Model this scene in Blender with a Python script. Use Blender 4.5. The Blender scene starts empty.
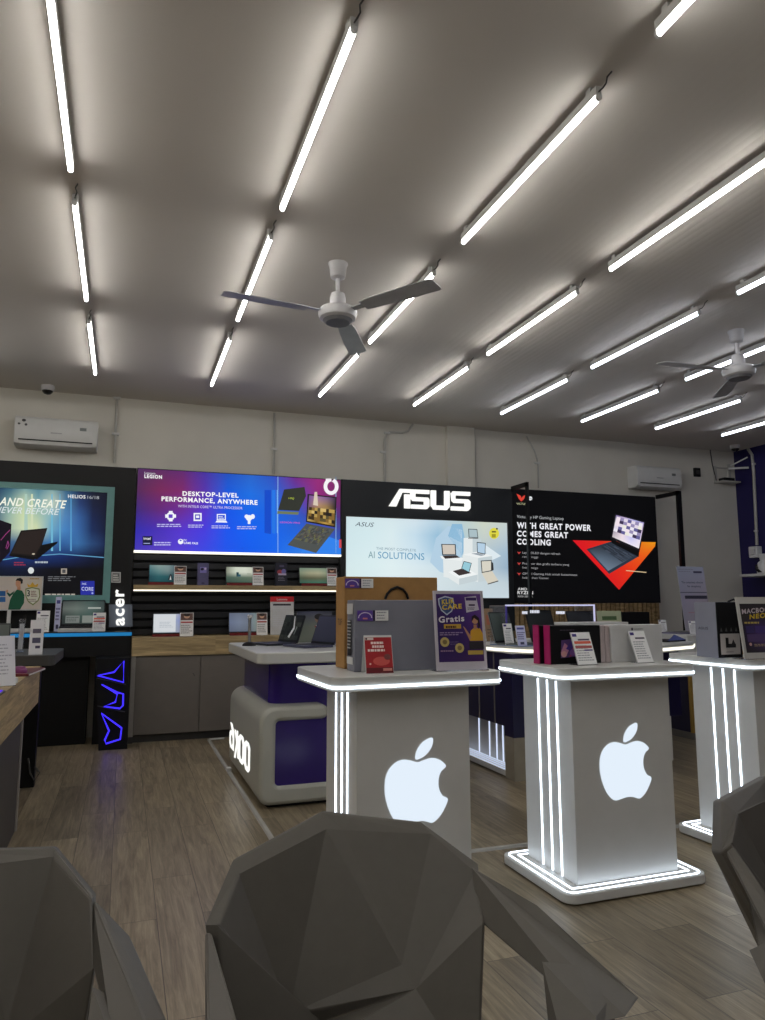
import bpy, bmesh, math, random
from mathutils import Vector, Matrix
random.seed(7)
SC = bpy.context.scene
COL = SC.collection
PI = math.pi

# ------------------------------------------------------------------ camera
W, H = 765, 1020
FPX, YAW, PITCH, ROLL, CH = 717.74, math.radians(19.7105), math.radians(7.5587), math.radians(-0.1477), 1.25
_f = Vector((math.sin(YAW)*math.cos(PITCH), math.cos(YAW)*math.cos(PITCH), math.sin(PITCH)))
_r = Vector((math.cos(YAW), -math.sin(YAW), 0))
_u = _r.cross(_f)
RX = math.cos(ROLL)*_r + math.sin(ROLL)*_u
UX = -math.sin(ROLL)*_r + math.cos(ROLL)*_u
EYE = Vector((0, 0, CH))
cam = bpy.data.objects.new('camera', bpy.data.cameras.new('camera'))
COL.objects.link(cam)
cam.data.sensor_fit = 'HORIZONTAL'; cam.data.sensor_width = 36; cam.data.lens = 36*FPX/W
cam.data.clip_start = 0.05
M = Matrix((RX, UX, -_f)).transposed().to_4x4(); M.translation = EYE
cam.matrix_world = M
SC.camera = cam

def ray(x, y): return RX*((x-W/2)/FPX) - UX*((y-H/2)/FPX) + _f
def onz(x, y, z): d = ray(x, y); return EYE + d*((z-CH)/d.z)
def ony(x, y, Y): d = ray(x, y); return EYE + d*(Y/d.y)
def onx(x, y, X): d = ray(x, y); return EYE + d*(X/d.x)

# ------------------------------------------------------------------ materials
def S(c):
    return tuple(((v/255)/12.92 if v/255 <= .04045 else ((v/255+.055)/1.055)**2.4) for v in c)
MATS = {}
def mat(name, c, rough=.5, metal=0., var=.06, nscale=12., bump=0., emit=None, estr=0., spec=.5, alpha=None, trans=0., coat=0.):
    if name in MATS: return MATS[name]
    m = bpy.data.materials.new(name); m.use_nodes = True
    nt = m.node_tree; b = nt.nodes['Principled BSDF']
    col = S(c)
    b.inputs['Roughness'].default_value = rough; b.inputs['Metallic'].default_value = metal
    b.inputs['Specular IOR Level'].default_value = spec
    b.inputs['Coat Weight'].default_value = coat
    tc = nt.nodes.new('ShaderNodeTexCoord')
    nz = nt.nodes.new('ShaderNodeTexNoise'); nz.inputs['Scale'].default_value = nscale; nz.inputs['Detail'].default_value = 4
    nt.links.new(tc.outputs['Object'], nz.inputs['Vector'])
    rp = nt.nodes.new('ShaderNodeValToRGB')
    lo = tuple(v*(1-var) for v in col); hi = tuple(min(1, v*(1+var)) for v in col)
    rp.color_ramp.elements[0].color = (*lo, 1); rp.color_ramp.elements[1].color = (*hi, 1)
    rp.color_ramp.elements[0].position = .3; rp.color_ramp.elements[1].position = .7
    nt.links.new(nz.outputs['Fac'], rp.inputs['Fac']); nt.links.new(rp.outputs['Color'], b.inputs['Base Color'])
    if bump:
        bp = nt.nodes.new('ShaderNodeBump'); bp.inputs['Strength'].default_value = bump; bp.inputs['Distance'].default_value = .01
        nz2 = nt.nodes.new('ShaderNodeTexNoise'); nz2.inputs['Scale'].default_value = nscale*8
        nt.links.new(tc.outputs['Object'], nz2.inputs['Vector'])
        nt.links.new(nz2.outputs['Fac'], bp.inputs['Height']); nt.links.new(bp.outputs['Normal'], b.inputs['Normal'])
    if emit:
        b.inputs['Emission Color'].default_value = (*S(emit), 1); b.inputs['Emission Strength'].default_value = estr
    if trans: b.inputs['Transmission Weight'].default_value = trans; b.inputs['IOR'].default_value = 1.15
    MATS[name] = m
    return m
def emis(name, c, strength, sample=True):
    if name in MATS: return MATS[name]
    m = bpy.data.materials.new(name); m.use_nodes = True
    nt = m.node_tree; nt.nodes.clear()
    e = nt.nodes.new('ShaderNodeEmission'); e.inputs['Color'].default_value = (*S(c), 1); e.inputs['Strength'].default_value = strength
    o = nt.nodes.new('ShaderNodeOutputMaterial'); nt.links.new(e.outputs[0], o.inputs['Surface'])
    if not sample: m.cycles.emission_sampling = 'NONE'
    MATS[name] = m
    return m
def print_mats():
    m = bpy.data.materials.new('backlit_print'); m.use_nodes = True
    nt = m.node_tree; b = nt.nodes['Principled BSDF']
    a = nt.nodes.new('ShaderNodeAttribute'); a.attribute_name = 'Col'
    b.inputs['Base Color'].default_value = (.01, .01, .01, 1); b.inputs['Roughness'].default_value = .6; b.inputs['Specular IOR Level'].default_value = .1
    nt.links.new(a.outputs['Color'], b.inputs['Emission Color']); b.inputs['Emission Strength'].default_value = 1.
    m.cycles.emission_sampling = 'NONE'
    MATS['backlit'] = m
    m = bpy.data.materials.new('printed_paper'); m.use_nodes = True
    nt = m.node_tree; b = nt.nodes['Principled BSDF']
    a = nt.nodes.new('ShaderNodeAttribute'); a.attribute_name = 'Col'
    b.inputs['Roughness'].default_value = .45; b.inputs['Specular IOR Level'].default_value = .3
    nt.links.new(a.outputs['Color'], b.inputs['Base Color'])
    MATS['paper'] = m
print_mats()

def plank_mat(name, c1, c2, plank_w=.18, plank_l=1.22, along_y=True, rough=.36, bumpy=.12, dark=(60, 52, 42), seam=True, gs=1.):
    m = bpy.data.materials.new(name); m.use_nodes = True
    nt = m.node_tree; b = nt.nodes['Principled BSDF']; L = nt.links.new
    g = nt.nodes.new('ShaderNodeNewGeometry'); sp = nt.nodes.new('ShaderNodeSeparateXYZ'); L(g.outputs['Position'], sp.inputs[0])
    cb = nt.nodes.new('ShaderNodeCombineXYZ')
    A, B = ('Y', 'X') if along_y else ('X', 'Z')
    L(sp.outputs[A], cb.inputs[0]); L(sp.outputs[B], cb.inputs[1])
    if not along_y: 
        ad = nt.nodes.new('ShaderNodeMath'); ad.operation = 'ADD'; L(sp.outputs['X'], ad.inputs[0]); L(sp.outputs['Y'], ad.inputs[1]); L(ad.outputs[0], cb.inputs[0])
    br = nt.nodes.new('ShaderNodeTexBrick'); L(cb.outputs[0], br.inputs['Vector'])
    br.offset = .37; br.offset_frequency = 2
    br.inputs['Scale'].default_value = 1; br.inputs['Brick Width'].default_value = plank_l; br.inputs['Row Height'].default_value = plank_w
    br.inputs['Mortar Size'].default_value = .0016 if seam else 0; br.inputs['Mortar Smooth'].default_value = .2
    br.inputs['Color1'].default_value = (*S(c1), 1); br.inputs['Color2'].default_value = (*S(c2), 1); br.inputs['Mortar'].default_value = (*S(dark), 1)
    # grain, stretched along the plank, shifted from plank to plank
    sc = nt.nodes.new('ShaderNodeSeparateColor'); L(br.outputs['Color'], sc.inputs[0])
    mp = nt.nodes.new('ShaderNodeMapping'); mp.inputs['Scale'].default_value = (1.3*gs, 16*gs, 1); L(cb.outputs[0], mp.inputs['Vector'])
    mu = nt.nodes.new('ShaderNodeMath'); mu.operation = 'MULTIPLY'; mu.inputs[1].default_value = 60; L(sc.outputs[0], mu.inputs[0])
    c2n = nt.nodes.new('ShaderNodeCombineXYZ'); L(mu.outputs[0], c2n.inputs[2]); L(mu.outputs[0], c2n.inputs[0])
    va = nt.nodes.new('ShaderNodeVectorMath'); va.operation = 'ADD'; L(mp.outputs[0], va.inputs[0]); L(c2n.outputs[0], va.inputs[1])
    nz = nt.nodes.new('ShaderNodeTexNoise'); nz.inputs['Scale'].default_value = 1.6; nz.inputs['Detail'].default_value = 8; nz.inputs['Roughness'].default_value = .68; nz.inputs['Distortion'].default_value = 1.1
    L(va.outputs[0], nz.inputs['Vector'])
    rp = nt.nodes.new('ShaderNodeValToRGB'); L(nz.outputs['Fac'], rp.inputs[0])
    rp.color_ramp.elements[0].position = .3; rp.color_ramp.elements[0].color = (.42, .40, .37, 1)
    rp.color_ramp.elements[1].position = .68; rp.color_ramp.elements[1].color = (1.18, 1.18, 1.18, 1)
    mp2 = nt.nodes.new('ShaderNodeMapping'); mp2.inputs['Scale'].default_value = (3.5*gs, 95*gs, 1); L(cb.outputs[0], mp2.inputs['Vector'])
    nf = nt.nodes.new('ShaderNodeTexNoise'); nf.inputs['Scale'].default_value = 1.3; nf.inputs['Detail'].default_value = 6; nf.inputs['Roughness'].default_value = .7; L(mp2.outputs[0], nf.inputs['Vector'])
    rf = nt.nodes.new('ShaderNodeMapRange'); rf.inputs[1].default_value = .3; rf.inputs[2].default_value = .7; rf.inputs[3].default_value = .72; rf.inputs[4].default_value = 1.16; L(nf.outputs['Fac'], rf.inputs[0])
    mg = nt.nodes.new('ShaderNodeVectorMath'); mg.operation = 'SCALE'; L(rp.outputs['Color'], mg.inputs[0]); L(rf.outputs[0], mg.inputs['Scale'])
    mx = nt.nodes.new('ShaderNodeMix'); mx.data_type = 'RGBA'; mx.blend_type = 'MULTIPLY'; mx.inputs[0].default_value = 1
    L(br.outputs['Color'], mx.inputs[6]); L(mg.outputs[0], mx.inputs[7])
    L(mx.outputs[2], b.inputs['Base Color'])
    bp = nt.nodes.new('ShaderNodeBump'); bp.inputs['Strength'].default_value = bumpy; bp.inputs['Distance'].default_value = .004
    L(nz.outputs['Fac'], bp.inputs['Height']); L(bp.outputs['Normal'], b.inputs['Normal'])
    b.inputs['Roughness'].default_value = rough
    MATS[name] = m
    return m

# ------------------------------------------------------------------ mesh helpers
def wm(o):
    m = o.matrix_basis.copy()
    while o.parent: o = o.parent; m = o.matrix_basis @ m
    return m
class MB:
    def __init__(s): s.v = []; s.f = []; s.m = []; s.cur = 0
    def add(s, vs, fs):
        o = len(s.v); s.v += [Vector(p) for p in vs]
        for f in fs: s.f.append(tuple(i+o for i in f)); s.m.append(s.cur)
        return s
    def box(s, a, b):
        x0, y0, z0 = [min(a[i], b[i]) for i in range(3)]; x1, y1, z1 = [max(a[i], b[i]) for i in range(3)]
        return s.add([(x0,y0,z0),(x1,y0,z0),(x1,y1,z0),(x0,y1,z0),(x0,y0,z1),(x1,y0,z1),(x1,y1,z1),(x0,y1,z1)],
                     [(0,3,2,1),(4,5,6,7),(0,1,5,4),(1,2,6,5),(2,3,7,6),(3,0,4,7)])
    def prism(s, poly, d):
        d = Vector(d); n = len(poly); P = [Vector(p) for p in poly]
        nrm = Vector((0, 0, 0))
        for i in range(n): nrm += P[i].cross(P[(i+1) % n])
        if nrm.dot(d) > 0: P = P[::-1]
        return s.add(P+[p+d for p in P], [tuple(range(n)), tuple(range(2*n-1, n-1, -1))]+[(i, i+n, (i+1) % n+n, (i+1) % n) for i in range(n)])
    def rrect(s, x0, y0, x1, y1, r, z0, z1, seg=6):
        return s.prism([(x, y, z0) for x, y in rr(x0, y0, x1, y1, r, seg)], (0, 0, z1-z0))
    def ring(s, outer, inner, d):
        n = len(outer); d = Vector(d); O = [Vector(p) for p in outer]; I = [Vector(p) for p in inner]
        vs = O+I+[p+d for p in O]+[p+d for p in I]; fs = []
        for i in range(n):
            j = (i+1) % n
            fs += [(i, n+i, n+j, j), (2*n+i, 2*n+j, 3*n+j, 3*n+i), (i, j, 2*n+j, 2*n+i), (n+i, 3*n+i, 3*n+j, n+j)]
        return s.add(vs, fs)
    def tube(s, path, r, n=8, closed=False, taper=None):
        P = [Vector(p) for p in path]; k = len(P); rings = []
        up = None
        for i in range(k):
            if closed: t = (P[(i+1) % k]-P[i-1])
            else: t = P[min(i+1, k-1)]-P[max(i-1, 0)]
            t.normalize()
            if up is None or abs(up.dot(t)) > .99:
                up = Vector((0, 0, 1)) if abs(t.z) < .9 else Vector((1, 0, 0))
            a = (up-t*up.dot(t)).normalized(); b = t.cross(a); up = a
            rad = r if taper is None else r*taper[i]
            rings.append([P[i]+(a*math.cos(2*PI*q/n)+b*math.sin(2*PI*q/n))*rad for q in range(n)])
        vs = [p for rg in rings for p in rg]; fs = []
        for i in range(k if closed else k-1):
            j = (i+1) % k
            for q in range(n): fs.append((i*n+q, i*n+(q+1) % n, j*n+(q+1) % n, j*n+q))
        if not closed: fs += [tuple(range(n-1, -1, -1)), tuple((k-1)*n+q for q in range(n))]
        return s.add(vs, fs)
    def lathe(s, prof, c=(0, 0, 0), n=28):
        c = Vector(c); vs = []; fs = []
        for r, z in prof:
            for q in range(n): vs.append(c+Vector((r*math.cos(2*PI*q/n), r*math.sin(2*PI*q/n), z)))
        k = len(prof)
        for i in range(k-1):
            for q in range(n): fs.append((i*n+q, i*n+(q+1) % n, (i+1)*n+(q+1) % n, (i+1)*n+q))
        fs += [tuple(range(n-1, -1, -1)), tuple((k-1)*n+q for q in range(n))]
        return s.add(vs, fs)
    def xf(s, m): s.v = [m @ p for p in s.v]; return s
    def build(s, name, mats, parent=None, world=False, smooth=None, bevel=0):
        me = bpy.data.meshes.new(name)
        vs = s.v
        if world and parent is not None:
            im = wm(parent).inverted(); vs = [im @ p for p in vs]
        me.from_pydata([tuple(p) for p in vs], [], s.f)
        bm = bmesh.new(); bm.from_mesh(me); bmesh.ops.recalc_face_normals(bm, faces=bm.faces); bm.to_mesh(me); bm.free()
        for m in (mats if isinstance(mats, (list, tuple)) else [mats]): me.materials.append(m)
        me.polygons.foreach_set('material_index', s.m)
        if smooth:
            me.polygons.foreach_set('use_smooth', [True]*len(me.polygons)); me.set_sharp_from_angle(angle=math.radians(smooth))
        me.update()
        o = bpy.data.objects.new(name, me); COL.objects.link(o)
        if parent is not None: o.parent = parent
        if bevel:
            md = o.modifiers.new('edge', 'BEVEL'); md.width = bevel; md.segments = 2; md.limit_method = 'ANGLE'; md.angle_limit = math.radians(40)
        return o
def rr(x0, y0, x1, y1, r, seg=6):
    pts = []
    for cx, cy, a in ((x1-r, y1-r, 0), (x0+r, y1-r, 90), (x0+r, y0+r, 180), (x1-r, y0+r, 270)):
        for i in range(seg+1):
            t = math.radians(a+90*i/seg); pts.append((cx+r*math.cos(t), cy+r*math.sin(t)))
    return pts
def smooth_loop(pts, n=6):
    out = []; k = len(pts)
    for i in range(k):
        p0, p1, p2, p3 = [Vector(pts[(i+j) % k]) for j in (-1, 0, 1, 2)]
        for q in range(n):
            t = q/n
            out.append(.5*((2*p1)+(p2-p0)*t+(2*p0-5*p1+4*p2-p3)*t*t+(3*p1-p0-3*p2+p3)*t**3))
    return out
def thing(name, label, cat, loc=(0, 0, 0), rz=0., group=None):
    o = bpy.data.objects.new(name, None); COL.objects.link(o); o.empty_display_size = .1
    o.location = loc; o.rotation_euler = (0, 0, rz)
    o.matrix_basis = Matrix.Translation(Vector(loc)) @ Matrix.Rotation(rz, 4, 'Z')
    o['label'] = label; o['category'] = cat
    if group: o['group'] = group
    return o
def tag(o, label, cat, group=None):
    o['label'] = label; o['category'] = cat
    if group: o['group'] = group
    return o
def struct(o): o['kind'] = 'structure'; return o
def dup(root, loc, rz, label, group=None):
    r = root.copy(); COL.objects.link(r); r.location = loc; r.rotation_euler = (0, 0, rz); r['label'] = label
    if group: r['group'] = group
    for ch in list(root.children):
        c = ch.copy(); COL.objects.link(c); c.parent = r
        for g in list(ch.children):
            d = g.copy(); COL.objects.link(d); d.parent = c
    return r

# ------------------------------------------------------------------ flat prints and lettering
_tx = {}
def glyphs(body, bold=0., shear=0.):
    k = (body, bold, shear)
    if k in _tx: return _tx[k]
    cu = bpy.data.curves.new('t', 'FONT'); cu.body = body; cu.size = 1; cu.offset = bold*.62; cu.shear = shear; cu.space_character = 1+bold*3.2; cu.resolution_u = 3; cu.fill_mode = 'BOTH'
    ob = bpy.data.objects.new('t', cu); COL.objects.link(ob)
    dg = bpy.context.evaluated_depsgraph_get(); me = bpy.data.meshes.new_from_object(ob.evaluated_get(dg))
    vs = [(v.co.x, v.co.y) for v in me.vertices]; fs = [tuple(p.vertices) for p in me.polygons]
    bpy.data.objects.remove(ob); bpy.data.curves.remove(cu); bpy.data.meshes.remove(me)
    x0 = min(v[0] for v in vs); x1 = max(v[0] for v in vs)
    _tx[k] = ([((x-x0)/(x1-x0), y) for x, y in vs], fs)
    return _tx[k]
CAP = None
def cap():
    global CAP
    if CAP is None: CAP = max(y for _, y in glyphs('H')[0])
    return CAP
class Canvas:
    """flat print: fn maps canvas (a,b) to a point, n is the way it faces"""
    def __init__(s, fn, n, gain=1., step=.0009): s.fn = fn; s.n = Vector(n).normalized(); s.v = []; s.f = []; s.c = []; s.gain = gain; s.step = step
    def P(s, a, b, layer): return s.fn(a, b)+s.n*(s.step*layer)
    def col(s, c): return tuple(min(v*s.gain, 4. if s.gain == 1 else .9) for v in S(c))+(1.,)
    def poly(s, pts, c, layer=1):
        o = len(s.v); s.v += [s.P(a, b, layer) for a, b in pts]; s.f.append(tuple(range(o, o+len(pts)))); s.c += [s.col(c)]*len(pts); return s
    def rect(s, a0, b0, a1, b1, c, layer=1): return s.poly([(a0, b0), (a1, b0), (a1, b1), (a0, b1)], c, layer)
    def disc(s, a, b, ra, rb, c, layer=1, n=18): return s.poly([(a+ra*math.cos(2*PI*i/n), b+rb*math.sin(2*PI*i/n)) for i in range(n)], c, layer)
    def stroke(s, pts, w, c, layer=1, closed=False):
        P = [Vector(p) for p in pts]
        for i in range(len(P) if closed else len(P)-1):
            a, b = P[i], P[(i+1) % len(P)]; d = (b-a); 
            if d.length < 1e-9: continue
            q = Vector((-d.y, d.x)).normalized()*w/2; e = d.normalized()*w*.3
            s.poly([a-e+q, b+e+q, b+e-q, a-e-q], c, layer)
        return s
    def grid(s, q, table, layer=0, sub=4):
        """q: tl,tr,br,bl; table rows of colours, bilinear"""
        R, C = len(table), len(table[0]); nr, nc = (R-1)*sub, (C-1)*sub
        tl, tr, br, bl = [Vector(p) for p in q]; o = len(s.v)
        lin = [[S(c) for c in row] for row in table]
        for i in range(nr+1):
            for j in range(nc+1):
                u, v = j/nc, i/nr
                p = (tl*(1-u)+tr*u)*(1-v)+(bl*(1-u)+br*u)*v
                s.v.append(s.P(p.x, p.y, layer))
                a, b = min(int(v*(R-1)), R-2), min(int(u*(C-1)), C-2); fv, fu = v*(R-1)-a, u*(C-1)-b
                c = [(lin[a][b][k]*(1-fu)+lin[a][b+1][k]*fu)*(1-fv)+(lin[a+1][b][k]*(1-fu)+lin[a+1][b+1][k]*fu)*fv for k in range(3)]
                s.c.append(tuple(min(x*s.gain, 4. if s.gain == 1 else .9) for x in c)+(1.,))
        for i in range(nr):
            for j in range(nc): k = o+i*(nc+1)+j; s.f.append((k, k+1, k+nc+2, k+nc+1))
        return s
    def mosaic(s, q, cols, nr, nc, layer, seed=1):
        """a busy picture of small patches"""
        rd = random.Random(seed); tl, tr, br, bl = [Vector(p) for p in q]
        def B(u, v): return (tl*(1-u)+tr*u)*(1-v)+(bl*(1-u)+br*u)*v
        for i in range(nr):
            for j in range(nc): s.poly([B(j/nc, i/nr), B((j+1)/nc, i/nr), B((j+1)/nc, (i+1)/nr), B(j/nc, (i+1)/nr)], rd.choice(cols), layer)
        return s
    def text(s, body, p0, p1, up, c, layer=2, bold=.02, shear=0.):
        vs, fs = glyphs(body, bold, shear); p0, p1, up = Vector(p0), Vector(p1), Vector(up); o = len(s.v); h = cap()
        for x, y in vs: p = p0+(p1-p0)*x+up*(y/h); s.v.append(s.P(p.x, p.y, layer))
        s.f += [tuple(i+o for i in f) for f in fs]; s.c += [s.col(c)]*len(vs); return s
    def lines(s, a0, b0, a1, b1, n, c, layer=2, seed=3, fill=.5):
        """small print too fine to read: rows of broken bars"""
        rd = random.Random(seed); hh = (b1-b0)/n
        for i in range(n):
            y = b0+hh*(i+.25); x = a0; end = a0+(a1-a0)*rd.uniform(.7, 1)
            while x < end-1e-6:
                w = (a1-a0)*rd.uniform(.08, .2); e = min(x+w, end) if a1 > a0 else max(x+w, end)
                s.rect(x, y, e, y+hh*fill, c, layer); x = e+(a1-a0)*.03
        return s
    def build(s, name, kind='paper', parent=None, world=True):
        me = bpy.data.meshes.new(name); vs = s.v
        if world and parent is not None: im = wm(parent).inverted(); vs = [im @ p for p in vs]
        me.from_pydata([tuple(p) for p in vs], [], s.f)
        at = me.color_attributes.new('Col', 'FLOAT_COLOR', 'POINT')
        at.data.foreach_set('color', [x for c in s.c for x in c])
        me.materials.append(MATS[kind]); me.update()
        o = bpy.data.objects.new(name, me); COL.objects.link(o)
        if parent is not None: o.parent = parent
        return o
def letters3d(body, p0, p1, up, depth, name, m, parent, bold=.02, shear=0.):
    """raised letters: p0->p1 baseline, up = cap height vector, depth = thickness vector (world)"""
    vs, fs = glyphs(body, bold, shear); h = cap(); mb = MB(); p0, p1, up, depth = map(Vector, (p0, p1, up, depth))
    n = len(vs); P = [p0+(p1-p0)*x+up*(y/h) for x, y in vs]
    ec = {}
    for f in fs:
        for i in range(len(f)):
            a, b = f[i], f[(i+1) % len(f)]; ec[(a, b)] = ec.get((a, b), 0)+1
    side = [(a, b) for (a, b) in ec if (b, a) not in ec]
    mb.add(P+[p+depth for p in P], [tuple(f) for f in fs]+[tuple(i+n for i in f[::-1]) for f in fs]+[(a, b, b+n, a+n) for a, b in side])
    return mb.build(name, m, parent, world=True)

# ------------------------------------------------------------------ materials in use
LAMP = 21.
m_tube = emis('tube_glow', (255, 253, 248), LAMP)
m_tube_cool = emis('cool_tube_glow', (236, 242, 255), LAMP*.55)
m_led = emis('strip_glow', (228, 241, 255), 5.5)
m_led_dim = emis('dim_strip_glow', (215, 228, 255), 1.1)
m_led_soft = emis('shelf_strip_glow', (255, 250, 232), 1.5)
m_logo = emis('emblem_glow', (228, 240, 252), 1.0)
m_letter = emis('letter_glow', (250, 250, 245), 1.15)
m_blue = emis('blue_strip_glow', (40, 130, 190), .8)
m_neon = emis('neon_glow', (60, 45, 255), 1.6)
m_wall = mat('wall_paint', (208, 204, 194), .8, var=.03, nscale=2.5, bump=.05)
m_purple = mat('purple_paint', (20, 10, 76), .6, var=.05, nscale=3)
m_housing = mat('lamp_housing', (190, 190, 188), .5)
m_white = mat('white_plastic', (212, 212, 212), .4)
m_kwhite = mat('white_laminate', (205, 205, 203), .38, var=.02)
m_grayw = mat('grey_white_laminate', (176, 176, 166), .42, var=.02)
m_top = mat('counter_top_white', (196, 196, 192), .3, var=.02)
m_black = mat('black_board', (15, 15, 17), .45, spec=.35)
m_black2 = mat('black_laminate', (10, 10, 12), .5, spec=.3)
m_navy = mat('navy_panel', (22, 19, 58), .3)
m_axp = mat('purple_gloss', (48, 30, 110), .18, var=.03)
m_gray = mat('grey_cabinet', (112, 106, 100), .5, var=.04)
m_dgray = mat('dark_grey', (60, 59, 58), .5)
m_metal = mat('brushed_metal', (170, 170, 172), .35, metal=1.)
m_silver = mat('silver_lid', (120, 126, 126), .4, metal=.3)
m_dlap = mat('dark_lid', (48, 50, 56), .35, metal=.3)
m_key = mat('keys', (24, 24, 28), .5)
m_kraft = mat('kraft_card', (168, 126, 72), .75, var=.06, nscale=30)
m_gbox = mat('grey_box_card', (128, 129, 142), .6, var=.03)
m_chair = mat('chair_plastic', (86, 82, 76), .45, var=.04, nscale=40, bump=.03)
m_conduit = mat('conduit', (176, 174, 168), .5)
m_teal = mat('teal_frame', (110, 160, 158), .45)
m_pink = mat('magenta_card', (170, 20, 95), .5)
m_paperw = mat('white_card', (205, 205, 205), .5)
m_blade = mat('fan_blade', (172, 172, 174), .4)
m_fanw = mat('fan_white', (200, 198, 200), .35)
m_acryl = mat('clear_acrylic', (235, 238, 245), .08, trans=.92)
m_gold = mat('yellow_edge', (170, 135, 60), .5)
plank_mat('floor_planks', (168, 153, 126), (128, 116, 95), dark=(84, 74, 60))
plank_mat('counter_wood', (196, 172, 128), (178, 155, 112), plank_w=.6, plank_l=4, along_y=False, rough=.5, seam=False, gs=.8)
plank_mat('slat_wood', (178, 150, 108), (160, 134, 94), plank_w=3, plank_l=.06, along_y=False, rough=.5, seam=False)

# ------------------------------------------------------------------ room
XL, XR, YF, YB, ZC = -4.2, 7.98, -3.2, 7.65, 3.37
def plain(name, a, b, m): return struct(MB().box(a, b).build(name, m))
plain('floor', (XL-.1, YF-.1, -.1), (XR+.1, YB+.1, 0), MATS['floor_planks'])
# ceiling with a field of fine slats
m = mat('ceiling_paint', (198, 192, 185), .75, var=.02, nscale=1.5)
nt = m.node_tree; b = nt.nodes['Principled BSDF']
g = nt.nodes.new('ShaderNodeNewGeometry'); sp = nt.nodes.new('ShaderNodeSeparateXYZ'); nt.links.new(g.outputs['Position'], sp.inputs[0])
wv = nt.nodes.new('ShaderNodeMath'); wv.operation = 'MULTIPLY'; wv.inputs[1].default_value = 2*PI/.1; nt.links.new(sp.outputs['X'], wv.inputs[0])
sn = nt.nodes.new('ShaderNodeMath'); sn.operation = 'SINE'; nt.links.new(wv.outputs[0], sn.inputs[0])
pw = nt.nodes.new('ShaderNodeMath'); pw.operation = 'ABSOLUTE'; nt.links.new(sn.outputs[0], pw.inputs[0])
mr = nt.nodes.new('ShaderNodeMapRange'); mr.interpolation_type = 'SMOOTHSTEP'
for i, v in zip((1, 2, 3, 4), (1.7, .6, 0., 1.)): mr.inputs[i].default_value = v
sb = nt.nodes.new('ShaderNodeMath'); sb.operation = 'SUBTRACT'; sb.inputs[1].default_value = 3.3; nt.links.new(sp.outputs['X'], sb.inputs[0])
ab = nt.nodes.new('ShaderNodeMath'); ab.operation = 'ABSOLUTE'; nt.links.new(sb.outputs[0], ab.inputs[0]); nt.links.new(ab.outputs[0], mr.inputs[0])
ml = nt.nodes.new('ShaderNodeMath'); ml.operation = 'MULTIPLY'; nt.links.new(pw.outputs[0], ml.inputs[0]); nt.links.new(mr.outputs[0], ml.inputs[1])
bp = nt.nodes.new('ShaderNodeBump'); bp.inputs['Strength'].default_value = .25; bp.inputs['Distance'].default_value = .004
nt.links.new(ml.outputs[0], bp.inputs['Height']); nt.links.new(bp.outputs[0], b.inputs['Normal'])
plain('ceiling', (XL-.1, YF-.1, ZC), (XR+.1, YB+.1, ZC+.1), m)
w = MB(); w.box((XL-.1, YB, 0), (XR+.1, YB+.1, ZC)); w.box((3.54, YB-.06, 0), (3.9, YB+.02, ZC))
struct(w.build('wall_back', m_wall))
plain('wall_right', (XR, YF-.1, 0), (XR+.1, YB+.1, ZC), m_purple)
plain('wall_left', (XL-.1, YF-.1, 0), (XL, YB+.1, ZC), m_wall)
plain('wall_front', (XL-.1, YF-.1, 0), (XR+.1, YF, ZC), mat('front_wall_paint', (130, 128, 124), .8))

# ------------------------------------------------------------------ tube lights
ORD = ['first', 'second', 'third', 'fourth', 'fifth', 'sixth', 'seventh', 'eighth', 'ninth', 'tenth', 'eleventh']
def make_tube(m_tube=m_tube):
    t = thing('ceiling_tube_light', 'x', 'light')
    mb = MB().box((-.0135, -.628, -.060), (.0135, .628, -.022))
    mb.box((-.013, -.59, -.03), (.013, -.56, 0)); mb.box((-.013, .56, -.03), (.013, .59, 0))
    mb.build('housing', m_housing, t)
    pr = [(-.0105, -.060)]+[(-.0115*math.cos(PI*i/8), -.072-.0115*math.sin(PI*i/8)) for i in range(9)]+[(.0105, -.060)]
    MB().prism([(x, -.62, z) for x, z in pr], (0, 1.24, 0)).build('diffuser', m_tube, t, smooth=50)
    for s in (-1, 1):
        MB().prism([(x*1.08, s*.62, -.060+(z+.060)*1.06) for x, z in pr], (0, s*.012, 0)).build('end_cap', m_white, t)
    MB().tube([(0, -.625, -.045), (.004, -.65, -.045), (.012, -.662, -.03), (.004, -.68, -.018), (.016, -.695, -.002)], .0035, 6).build('cable', m_dgray, t)
    return t
cols_x = [6.97, 5.95, 4.9, 3.85, 2.81, 1.78, .71, -.33]
rows_y = [6.2, 4.555, 2.92, 1.28]
t0 = make_tube(); used = False; t1 = make_tube(m_tube_cool); used_cool = False
seen = {(0, 0), (0, 1), (0, 2), (0, 3), (0, 4), (0, 5), (0, 6), (0, 7), (1, 1), (1, 2), (1, 3), (1, 4), (1, 5), (1, 6), (1, 7), (2, 3), (2, 4), (2, 5), (2, 6), (2, 7), (3, 5)}
for r, y in enumerate(rows_y+[-.36, -2.0]):
    for c, x in enumerate(cols_x+[-1.37, -2.4, -3.4]):
        lab = f'LED tube light, {ORD[r]} from back wall, in {ORD[c]} line from purple wall'
        dy = {(1, 7): -.05, (1, 6): -.04, (1, 5): .07, (1, 4): .0}.get((r, c), 0)
        loc = (x*.976, (y+dy)*.976, ZC)
        if c < 4:
            if not used_cool: t1.location = loc; t1['label'] = lab; t1['group'] = 'ceiling tube lights'; used_cool = True
            else: dup(t1, loc, 0, lab, 'ceiling tube lights')
        elif not used: t0.location = loc; t0['label'] = lab; t0['group'] = 'ceiling tube lights'; used = True
        else: dup(t0, loc, 0, lab, 'ceiling tube lights')

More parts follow.
